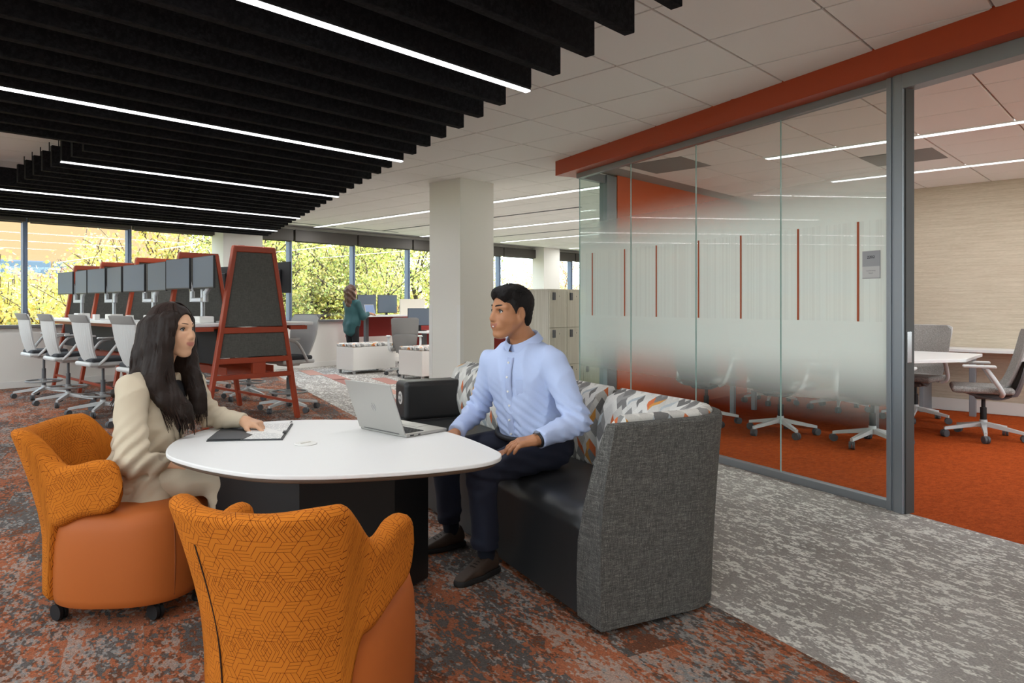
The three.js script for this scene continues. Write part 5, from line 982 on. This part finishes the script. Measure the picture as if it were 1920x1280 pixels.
  const beltM = mat(0x17161b, 0.5); const loop = []; for (let i = 0; i < 36; i++) { const a = i / 36 * Math.PI * 2; loop.push(V(2.645 + Math.cos(a) * 0.152 - 0.02 * Math.max(0, -Math.cos(a)), 0.617 + Math.cos(a) * 0.038, -2.298 + Math.sin(a) * 0.185)); }
  partRaw(man, 'belt', tube(loop, 0.014, 72, 8, true), beltM);
  // socks and shoes
  shoes(man, [[[anL[0], 0, anL[2]], [-0.99, 0, 0.1]], [[anR[0], 0, anR[2]], [-0.97, 0, -0.2]]], { up: mat(0x3f2f24, 0.62), sole: mat(0x1b1816, 0.7), sock: mat(0x0f1422, 0.9), lace: mat(0x241b15, 0.8) }, 1);
  // wrist watch
  const wf = frame(vlerp(elL, wrL, 1.0), wdirL, [-0.1, 1, 0.1]), band = []; for (let i = 0; i < 24; i++) { const a = i / 24 * Math.PI * 2; band.push(V(...wf.out([Math.cos(a) * 0.032, Math.sin(a) * 0.03, 0.002]))); }
  const watch = partRaw(man, 'wrist_watch', tube(band, 0.0065, 40, 6, true), mat(0x16161a, 0.5), 'dark wrist watch');
  const dial = cyl(0.015, 0.015, 0.007, 0, 0, 0, 20); const q = new THREE.Matrix4().makeBasis(V(...wf.x), V(...wf.y), V(...wf.z)); dial.applyMatrix4(q); dial.translate(...vsub(wf.out([0, 0.031, 0.002]), man.position.toArray())); part(watch, 'dial', dial, mat(0x9a9ca0, 0.3, { metalness: 0.8 }));
  return man;
}
function strandTubes(curves, r, seg = 10) { return merge(curves.map((c) => tube(c, r * rr(0.6, 1.2), seg, 4))); }
function shoes(who, feet, M, s) {
  for (const [at, dir] of feet) {
    const f = frame(at, dir, [0, 1, 0], s);
    const up = [rc([0, 0.05, -0.045], [0, 0.042, 0.06], 0.038, 0.036, 0.02), rc([0, 0.042, 0.06], [-0.004, 0.032, 0.155], 0.037, 0.031, 0.02), rc([0, 0.08, -0.035], [0, 0.075, 0.02], 0.036, 0.034, 0.02), half([0, 0.022, 0], [0, -1, 0], 0.003), minus(rc([0, 0.1, -0.02], [0, 0.16, -0.02], 0.03, 0.034), 0.004), half([0, 0.103, -0.03], [0, 1, 0.35], 0.004)].map((p) => inFop(f, p));
    const shoe = partRaw(who, 'shoe', fieldMesh(up, 0.0045, { k: 0.015 }), M.up);
    const so = [rc([0, 0.012, -0.05], [0, 0.012, 0.06], 0.041, 0.042, 0.02), rc([0, 0.012, 0.06], [-0.004, 0.012, 0.16], 0.042, 0.033, 0.02), half([0, 0.026, 0], [0, 1, 0], 0.003), half([0, 0.001, 0], [0, -1, 0], 0.002)].map((p) => inFop(f, p));
    const sg = fieldMesh(so, 0.005, { k: 0.01 }); sg.translate(-who.position.x, -who.position.y, -who.position.z); const sm = shade(new THREE.Mesh(sg, M.sole)); sm.name = 'sole'; shoe.add(sm);
    if (M.lace) { const l = []; for (let i = 0; i < 4; i++) { const z = 0.03 + i * 0.018; l.push(tube([[-0.02, 0.072 - i * 0.004, z], [0, 0.083 - i * 0.0055, z + 0.004], [0.02, 0.072 - i * 0.004, z]].map((p) => V(...vsub(f.out(p), who.position.toArray()))), 0.0022, 8, 5)); } part(shoe, 'lace', l, M.lace); }
    if (M.sock) partRaw(who, 'sock', fieldMesh([inFop(f, rc([0, 0.06, -0.012], [0, 0.2, 0.0], 0.037, 0.046))], 0.006), M.sock);
  }
}
function inFop(f, p) { return p.op ? { ...p, c: f.out(p.c), R: 1e3, d: (x, y, z) => { const q = f.into(x, y, z); return p.d(q[0], q[1], q[2]) * f.s; } } : inF(f, p); }

function buildWoman() {
  const w = thing('person', 'seated person with long dark hair in beige blazer suit, resting a hand on papers', 'person', [1.09, 0, -3.14]);
  const skin = lin(0xd0a07e), lip = lin(0xb0685c), brow = lin(0x3a2820);
  const hf = frame([1.252, 1.098, -3.168], [0.5, 0.02, 0.86], [0.03, 1, 0.0], 0.95);
  const neck = [1.215, 0.955, -3.215], shR = [1.062, 0.872, -3.118], shL = [1.372, 0.848, -3.275], elR = [1.012, 0.6, -2.97], wrR = [1.14, 0.572, -2.995], elL = [1.435, 0.702, -3.225], wrL = [1.515, 0.694, -3.055];
  const hipR = [1.055, 0.49, -3.07], hipL = [1.13, 0.485, -3.215], knR = [1.345, 0.5, -2.9], anR = [1.36, 0.17, -2.87], knL = [1.41, 0.44, -3.03], anL = [1.3, 0.16, -2.9];
  const tf = frame([1.2, 0.72, -3.19], [0.38, 0, 0.92]);
  const body = [rc(neck, hf.out([0, -0.05, -0.028]), 0.05, 0.046, 0.03), el([1.205, 0.76, -3.2], [0.125, 0.15, 0.085], tf, 0.05), el([1.13, 0.6, -3.165], [0.125, 0.14, 0.095], tf, 0.05), el([1.085, 0.49, -3.145], [0.15, 0.08, 0.11], tf, 0.05),
    rc(vadd(neck, [0, -0.05, 0]), shL, 0.032, 0.03, 0.03), rc(vadd(neck, [0, -0.05, 0]), shR, 0.032, 0.03, 0.03), rc(shR, elR, 0.032, 0.03), rc(elR, wrR, 0.03, 0.022), rc(shL, elL, 0.038, 0.032), rc(elL, wrL, 0.03, 0.022), rc(hipR, knR, 0.064, 0.046), rc(knR, anR, 0.044, 0.03), rc(hipL, knL, 0.064, 0.046), rc(knL, anL, 0.044, 0.03)];
  const hl = frame(wrL, [0.5, -0.2, 0.85], [0.1, 1, 0.15], 0.92), hr = frame(wrR, [0.85, -0.1, 0.5], [0, 1, 0.1], 0.92);
  const point = [[0.22, 0.22, 0.1], [0.5, 0.5, 0.3], [0.65, 0.6, 0.3], [0.7, 0.6, 0.3]];
  const col = headColor(hf, skin, lip, brow, 0.005, 0.003), plain = () => skin;
  partRaw(w, 'body', joined([fieldMesh(body, 0.013, { color: plain, k: 0.03 }), fieldMesh([...headPrims(hf, { jaw: 0.92, smile: 0.005, nose: 0.9 }), rc(neck, hf.out([0, -0.05, -0.028]), 0.05, 0.046, 0.03)], 0.0034, { color: col }),
    fieldMesh(handPrims(hl, -1, point, 0.08, 0.6), 0.003, { color: plain }), fieldMesh(handPrims(hr, 1, point, 0.06, 0.4), 0.003, { color: plain })]), skinM(), 'light warm skin');
  brows(w, hf, mat(0x4a342a, 0.8), 0.0023);
  eyes(w, hf, { eye: PM.sclera, iris: PM.dark, lash: PM.dark, look: -0.3 });
  // long hair falling over both shoulders to the chest
  const H = (p) => hf.out(p), hk = 0.022, locks = [inF(hf, el([0, 0.05, -0.022], [0.083, 0.087, 0.105], null, 0.02)), inF(hf, el([0, -0.03, -0.06], [0.08, 0.1, 0.07], null, 0.04))];
  const hairLines = [], lock = (pts, r0, r1) => {
    for (let q = 0; q < 60; q++) { const an = rr(0, Math.PI * 2), rad = rr(0.82, 1.12), an2 = an + rr(-0.5, 0.5); hairLines.push(pts.map((c, i) => { const t = i / (pts.length - 1), R = lerp(r0, r1, t) * rad * (i === 0 ? 0.7 : 1), A = lerp(an, an2, t); return V(c[0] + Math.cos(A) * R + rr(-0.003, 0.003), c[1] + (i === pts.length - 1 ? rr(-0.08, 0.04) : 0), c[2] + Math.sin(A) * R + rr(-0.003, 0.003)); })); } for (let i = 0; i < pts.length - 1; i++) locks.push(rc(pts[i], pts[i + 1], lerp(r0, r1, i / (pts.length - 1)), lerp(r0, r1, (i + 1) / (pts.length - 1)), hk)); };
  // near side (her right, local -x): sweeps in front of the shoulder
  lock([H([-0.072, 0.05, 0.02]), H([-0.086, -0.04, 0.012]), H([-0.1, -0.13, 0.012]), [1.15, 0.885, -3.085], [1.2, 0.815, -3.05], [1.235, 0.765, -3.03]], 0.036, 0.026);
  lock([H([-0.078, 0.03, -0.04]), H([-0.095, -0.07, -0.04]), H([-0.108, -0.16, -0.03]), [1.125, 0.875, -3.1], [1.165, 0.815, -3.06], [1.205, 0.76, -3.045]], 0.042, 0.022);
  lock([H([-0.05, 0.02, -0.09]), H([-0.075, -0.1, -0.1]), H([-0.1, -0.19, -0.1]), [1.06, 0.88, -3.16], [1.02, 0.85, -3.17]], 0.05, 0.022);
  lock([H([0, 0.0, -0.11]), H([0, -0.12, -0.115]), H([-0.02, -0.22, -0.115]), [1.1, 0.84, -3.27]], 0.06, 0.045);
  lock([H([-0.06, 0.075, 0.05]), H([-0.077, 0.02, 0.052]), H([-0.082, -0.04, 0.042]), H([-0.082, -0.12, 0.03]), [1.21, 0.86, -3.08], [1.25, 0.78, -3.05], [1.27, 0.735, -3.05]], 0.016, 0.026);
  // far side
  lock([H([0.072, 0.05, 0.015]), H([0.084, -0.04, 0.01]), H([0.09, -0.13, 0.02]), [1.335, 0.9, -3.15], [1.345, 0.82, -3.12], [1.35, 0.76, -3.115]], 0.034, 0.026);
  lock([H([0.06, 0.02, -0.06]), H([0.08, -0.1, -0.05]), [1.31, 0.92, -3.2], [1.33, 0.83, -3.15], [1.325, 0.77, -3.12]], 0.045, 0.024);
  const strands = (x, y, z) => {
    const [a, b, c] = hf.into(x, y, z), an = Math.atan2(a, -c - 0.02), wav = 0.35 * Math.sin(b * 22 + an * 2) * sstep(0, -0.2, b);
    return -0.003 * (noise3(an * 22 + wav * 3, b * 4, 3.1) - 0.5) - 0.004 * (noise3(an * 70 + wav * 4, b * 6, 9.7) - 0.5) - 0.01 * (noise3(x * 26, y * 9, z * 26) - 0.5) * sstep(0.05, -0.25, b);
  };
  locks.push(minus(inF(hf, el([0, -0.022, 0.082], [0.0655, 0.104, 0.08])), 0.008));
  partRaw(w, 'hair', fieldMesh(locks, 0.0042, { disp: strands, dispMax: 0.014, k: hk }), phys(0x21150f, 0.55, { specularIntensity: 0.5 }), 'long dark brown hair');
  for (let i = 0; i < 420; i++) { // strands over the crown, from the parting to the temples and the nape
    const s = rnd() < 0.5 ? -1 : 1, th = rr(0.42, Math.PI), c = []; for (let j = 0; j <= 5; j++) { const ph = lerp(0.12, 1.62, j / 5), t = lerp(th, Math.max(th, 0.75), j / 5); c.push(V(...hf.out([s * 0.0865 * Math.sin(ph) * Math.sin(t), 0.05 + 0.0895 * Math.cos(ph), -0.022 + 0.108 * Math.sin(ph) * Math.cos(t) + (j < 2 ? 0.01 : 0)]))); } hairLines.push(c);
  }
  partRaw(w, 'hair_strands', strandTubes(hairLines, 0.0016, 12), phys(0x2b1b14, 0.5, { specularIntensity: 0.5 })).userData.kind = 'stuff';
  // dark top under the jacket
  partRaw(w, 'top', fieldMesh([el([1.208, 0.76, -3.198], [0.148, 0.17, 0.098], tf, 0.05), el([1.135, 0.6, -3.165], [0.135, 0.15, 0.108], tf, 0.05), rc([1.215, 0.9, -3.215], shL, 0.04, 0.035), rc([1.215, 0.9, -3.215], shR, 0.04, 0.035), minus(rc([1.245, 0.95, -3.15], [1.22, 1.1, -3.2], 0.062, 0.08), 0.01)], 0.01, { k: 0.04 }), mat(0x15151a, 0.8), 'black top');
  // blazer
  const jM = mat(0xc6b79f, 0.85), jf = fold(8, 5, 8, 0.018), cuffL = vlerp(elL, wrL, 0.95), dL = vnorm(vsub(wrL, elL)), cuffR = vlerp(elR, wrR, 0.95), dR = vnorm(vsub(wrR, elR));
  const crease = (x, y, z) => {
    const near = (p, r) => Math.exp(-((x - p[0]) ** 2 + (y - p[1]) ** 2 + (z - p[2]) ** 2) / (r * r));
    return jf(x, y, z) - 0.01 * (near(elR, 0.12) + near(elL, 0.1) + 0.5 * near([1.06, 0.62, -3.16], 0.14)) * Math.sin((y * 1.2 - x * 0.9 - z * 0.8) * 80 + 5 * noise3(x * 11, y * 11, z * 11));
  };
  const jk = [el([1.205, 0.77, -3.205], [0.155, 0.175, 0.116], tf, 0.05), el([1.14, 0.61, -3.175], [0.146, 0.17, 0.128], tf, 0.05), el([1.09, 0.5, -3.152], [0.17, 0.115, 0.142], tf, 0.05),
    rc([1.07, 0.49, -3.07], [1.055, 0.415, -2.99], 0.085, 0.05, 0.05), rc([1.1, 0.5, -3.03], [1.12, 0.405, -2.975], 0.08, 0.045, 0.05), rc([1.045, 0.49, -3.13], [1.005, 0.43, -3.06], 0.09, 0.055, 0.05),
    rc([1.21, 0.9, -3.22], shL, 0.056, 0.06, 0.04), rc([1.21, 0.9, -3.22], shR, 0.056, 0.06, 0.04), rc(shR, elR, 0.061, 0.054, 0.008), rc(elR, cuffR, 0.053, 0.042, 0.004), rc(shL, elL, 0.06, 0.05, 0.008), rc(elL, cuffL, 0.049, 0.037, 0.008)];
  // front opening: a tall V from the collar to one button at the waist
  const vf = frame([1.25, 0.76, -3.09], [0.38, 0, 0.92]);
  jk.push({ op: 'sub', k: 0.006, c: vf.o, R: 1, d: (x, y, z) => { const [a, b, c] = vf.into(x, y, z); const wdt = b > 0.12 ? 0.062 : lerp(0.006, 0.056, sstep(-0.19, 0.13, b)); return Math.max(Math.abs(a - 0.012) - wdt, -c - 0.06, -b - 0.19); } });
  jk.push(minus(rc([1.23, 0.96, -3.18], [1.235, 1.06, -3.19], 0.062, 0.07), 0.008));
  for (const [p, d] of [[cuffL, dL], [cuffR, dR]]) { const q = vadd(p, vmul(d, 0.016)), cutter = half(q, d, 0.004); jk.push({ ...cutter, d: (x, y, z) => (Math.hypot(x - q[0], y - q[1], z - q[2]) < 0.07 ? cutter.d(x, y, z) : -1) }); }
  const jacket = partRaw(w, 'blazer', fieldMesh(jk, 0.0075, { disp: crease, dispMax: 0.02, k: 0.03 }), jM, 'beige blazer');
  // lapels, pocket flap
  const solid = jk.filter((q) => !q.op), skinDepth = (a, b) => { let c = 0.2; for (; c > -0.2; c -= 0.003) { const [x, y, z] = vf.out([a, b, c]); let v = 1e3; for (const q of solid) v = smin(v, q.d(x, y, z), v > 100 ? 0 : q.k ?? 0.03); if (v < 0) break; } return c; };
  for (const s of [-1, 1]) {
    const rows = [];
    for (let i = 0; i <= 14; i++) {
      const t = i / 14, b = lerp(0.135, -0.17, t), inn = 0.012 + s * lerp(0.056, 0.006, sstep(-0.05, 1, t)), wd = s * (0.004 + 0.04 * Math.sin(Math.PI * clamp(t * 0.9 + 0.1)) ** 0.8), r = [];
      for (let j = 0; j <= 4; j++) { const a = inn + wd * j / 4; r.push(vsub(vf.out([a, b, skinDepth(a, b) + (j === 0 || j === 4 ? 0.003 : 0.008)]), w.position.toArray())); }
      rows.push(r);
    }
    part(jacket, 'lapel', gridGeo(rows), mat(0xcbbca4, 0.85, { side: THREE.DoubleSide }));
  }
  const fl = bx(0.15, 0.045, 0.006, 0, 0, 0, 0.002); const ffm = frame([0.985, 0.52, -3.05], [-0.62, 0.1, 0.78]); fl.applyMatrix4(new THREE.Matrix4().makeBasis(V(...ffm.x), V(...ffm.y), V(...ffm.z))); fl.translate(...vsub(ffm.o, w.position.toArray())); part(jacket, 'pocket_flap', fl, jM);
  // trousers
  const tfold = fold(8, 9, 8, 0.008);
  const tr = [el([1.085, 0.49, -3.145], [0.165, 0.095, 0.13], tf, 0.05), rc(hipR, knR, 0.086, 0.066, 0.04), rc(knR, anR, 0.062, 0.046, 0.03), rc(hipL, knL, 0.086, 0.066, 0.04), rc(knL, anL, 0.062, 0.048, 0.03), half([1.3, 0.15, -2.9], [0, -1, 0], 0.004), half([1.1, 0.57, -3.15], [0, 1, 0], 0.01)];
  partRaw(w, 'trousers', fieldMesh(tr, 0.009, { disp: (x, y, z) => tfold(x, y, z), dispMax: 0.012, k: 0.03 }), mat(0xc2b29a, 0.85), 'beige suit trousers');
  shoes(w, [[[1.36, 0, -2.87], [0.75, 0, 0.66]], [[1.3, 0, -2.9], [0.8, 0, 0.6]]], { up: mat(0x1d1a19, 0.4), sole: mat(0x151413, 0.7), sock: null }, 0.85);
  return w;
}

function buildStanding() {
  const p = thing('person', 'standing person in dark teal blouse at the far window desk, seen from behind', 'person', [7.55, 0, -10.92]);
  const skin = lin(0xc08f70), fd = [0.72, 0, -0.55];
  const hf = frame([7.55, 1.46, -10.93], [0.85, -0.15, 0.35], [0, 1, 0], 0.98), neck = [7.54, 1.31, -10.93], tf = frame([7.55, 1.1, -10.92], [0.9, 0, -0.1]);
  const s1 = [7.53, 1.245, -11.08], s2 = [7.56, 1.245, -10.77], e1 = [7.6, 1.02, -11.12], w1 = [7.78, 1.06, -10.98], e2 = [7.64, 1.0, -10.7], w2 = [7.83, 1.06, -10.76];
  const hip1 = [7.545, 0.82, -11.0], hip2 = [7.55, 0.82, -10.84], a1 = [7.54, 0.09, -11.0], a2 = [7.57, 0.09, -10.84], k1 = [7.56, 0.45, -11.0], k2 = [7.58, 0.45, -10.84];
  const body = [rc(neck, hf.out([0, -0.05, -0.02]), 0.05, 0.046), el([7.55, 1.12, -10.92], [0.15, 0.17, 0.1], tf), el([7.55, 0.9, -10.92], [0.15, 0.13, 0.11], tf), rc(neck, s1, 0.045, 0.045), rc(neck, s2, 0.045, 0.045), rc(s1, e1, 0.04, 0.033), rc(e1, w1, 0.032, 0.024), rc(s2, e2, 0.04, 0.033), rc(e2, w2, 0.032, 0.024), rc(hip1, k1, 0.07, 0.05), rc(k1, a1, 0.048, 0.033), rc(hip2, k2, 0.07, 0.05), rc(k2, a2, 0.048, 0.033)];
  const hA = frame(w1, [0.95, -0.1, 0.2], [0, 1, 0], 0.9), hB = frame(w2, [0.95, -0.1, -0.1], [0, 1, 0], 0.9), cu = [[0.3, 0.4, 0.2], [0.3, 0.4, 0.2], [0.3, 0.4, 0.2], [0.3, 0.4, 0.2]];
  const plain = () => skin;
  partRaw(p, 'body', joined([fieldMesh(body, 0.014, { color: plain, k: 0.03 }), fieldMesh(headPrims(hf), 0.006, { color: headColor(hf, skin, lin(0xa86a5a), lin(0x2a1a14)) }), fieldMesh(handPrims(hA, 1, cu), 0.005, { color: plain }), fieldMesh(handPrims(hB, -1, cu), 0.005, { color: plain })]), skinM());
  eyes(p, hf, { eye: PM.sclera, iris: PM.dark, lash: PM.dark, look: 0 });
  const wav = (x, y, z) => -0.02 * (noise3(x * 32, y * 16, z * 32) - 0.5) - 0.006 * Math.sin(y * 60 + x * 40 + z * 30 + 4 * noise3(x * 20, y * 8, z * 20));
  partRaw(p, 'hair', fieldMesh([inF(hf, el([0, 0.045, -0.025], [0.09, 0.095, 0.11])), rc(hf.out([-0.03, 0, -0.06]), [7.5, 1.2, -10.9], 0.085, 0.075), rc(hf.out([0.03, 0, -0.06]), [7.5, 1.22, -10.97], 0.085, 0.07), rc(hf.out([0.07, 0, 0.0]), [7.55, 1.24, -11.02], 0.04, 0.04), rc(hf.out([-0.07, 0, 0.0]), [7.58, 1.24, -10.84], 0.04, 0.035), minus(inF(hf, el([0, -0.02, 0.085], [0.066, 0.1, 0.08])))], 0.009, { disp: wav, dispMax: 0.02 }), mat(0x4a2f22, 0.5), 'long wavy brown hair');
  partRaw(p, 'blouse', fieldMesh([el([7.55, 1.12, -10.92], [0.175, 0.2, 0.125], tf, 0.05), el([7.55, 0.92, -10.92], [0.19, 0.19, 0.14], tf, 0.05), rc([7.54, 1.28, -10.93], s1, 0.06, 0.06), rc([7.54, 1.28, -10.93], s2, 0.06, 0.06), rc(s1, e1, 0.06, 0.055), rc(e1, w1, 0.055, 0.04), rc(s2, e2, 0.06, 0.055), rc(e2, w2, 0.055, 0.04), rc([7.5, 0.85, -10.98], [7.5, 0.76, -10.96], 0.09, 0.1), rc([7.5, 0.85, -10.86], [7.5, 0.74, -10.88], 0.09, 0.1), half([7.8, 1.06, -10.85], [1, 0, 0], 0.003), minus(rc(neck, hf.o, 0.05, 0.08), 0.008)], 0.012, { disp: fold(9, 4, 9, 0.014), dispMax: 0.02, k: 0.04 }), mat(0x1c4a4d, 0.6), 'dark teal blouse');
  partRaw(p, 'trousers', fieldMesh([el([7.55, 0.84, -10.92], [0.165, 0.11, 0.125], tf), rc(hip1, k1, 0.082, 0.06), rc(k1, a1, 0.056, 0.042), rc(hip2, k2, 0.082, 0.06), rc(k2, a2, 0.056, 0.042)], 0.014, { k: 0.03 }), mat(0x0f0f12, 0.8), 'black trousers');
  shoes(p, [[[a1[0], 0, a1[2]], fd], [[a2[0], 0, a2[2]], fd]], { up: mat(0x1d1a19, 0.4), sole: mat(0x151413, 0.7), sock: null }, 0.88);
  p.position.x += 0.14; p.position.z -= 0.25;
}
buildMan();
buildWoman();
buildStanding();
scene.traverse((o) => { if (o.isMesh) { o.castShadow = true; o.receiveShadow = true; } });
renderer.render(scene, camera);
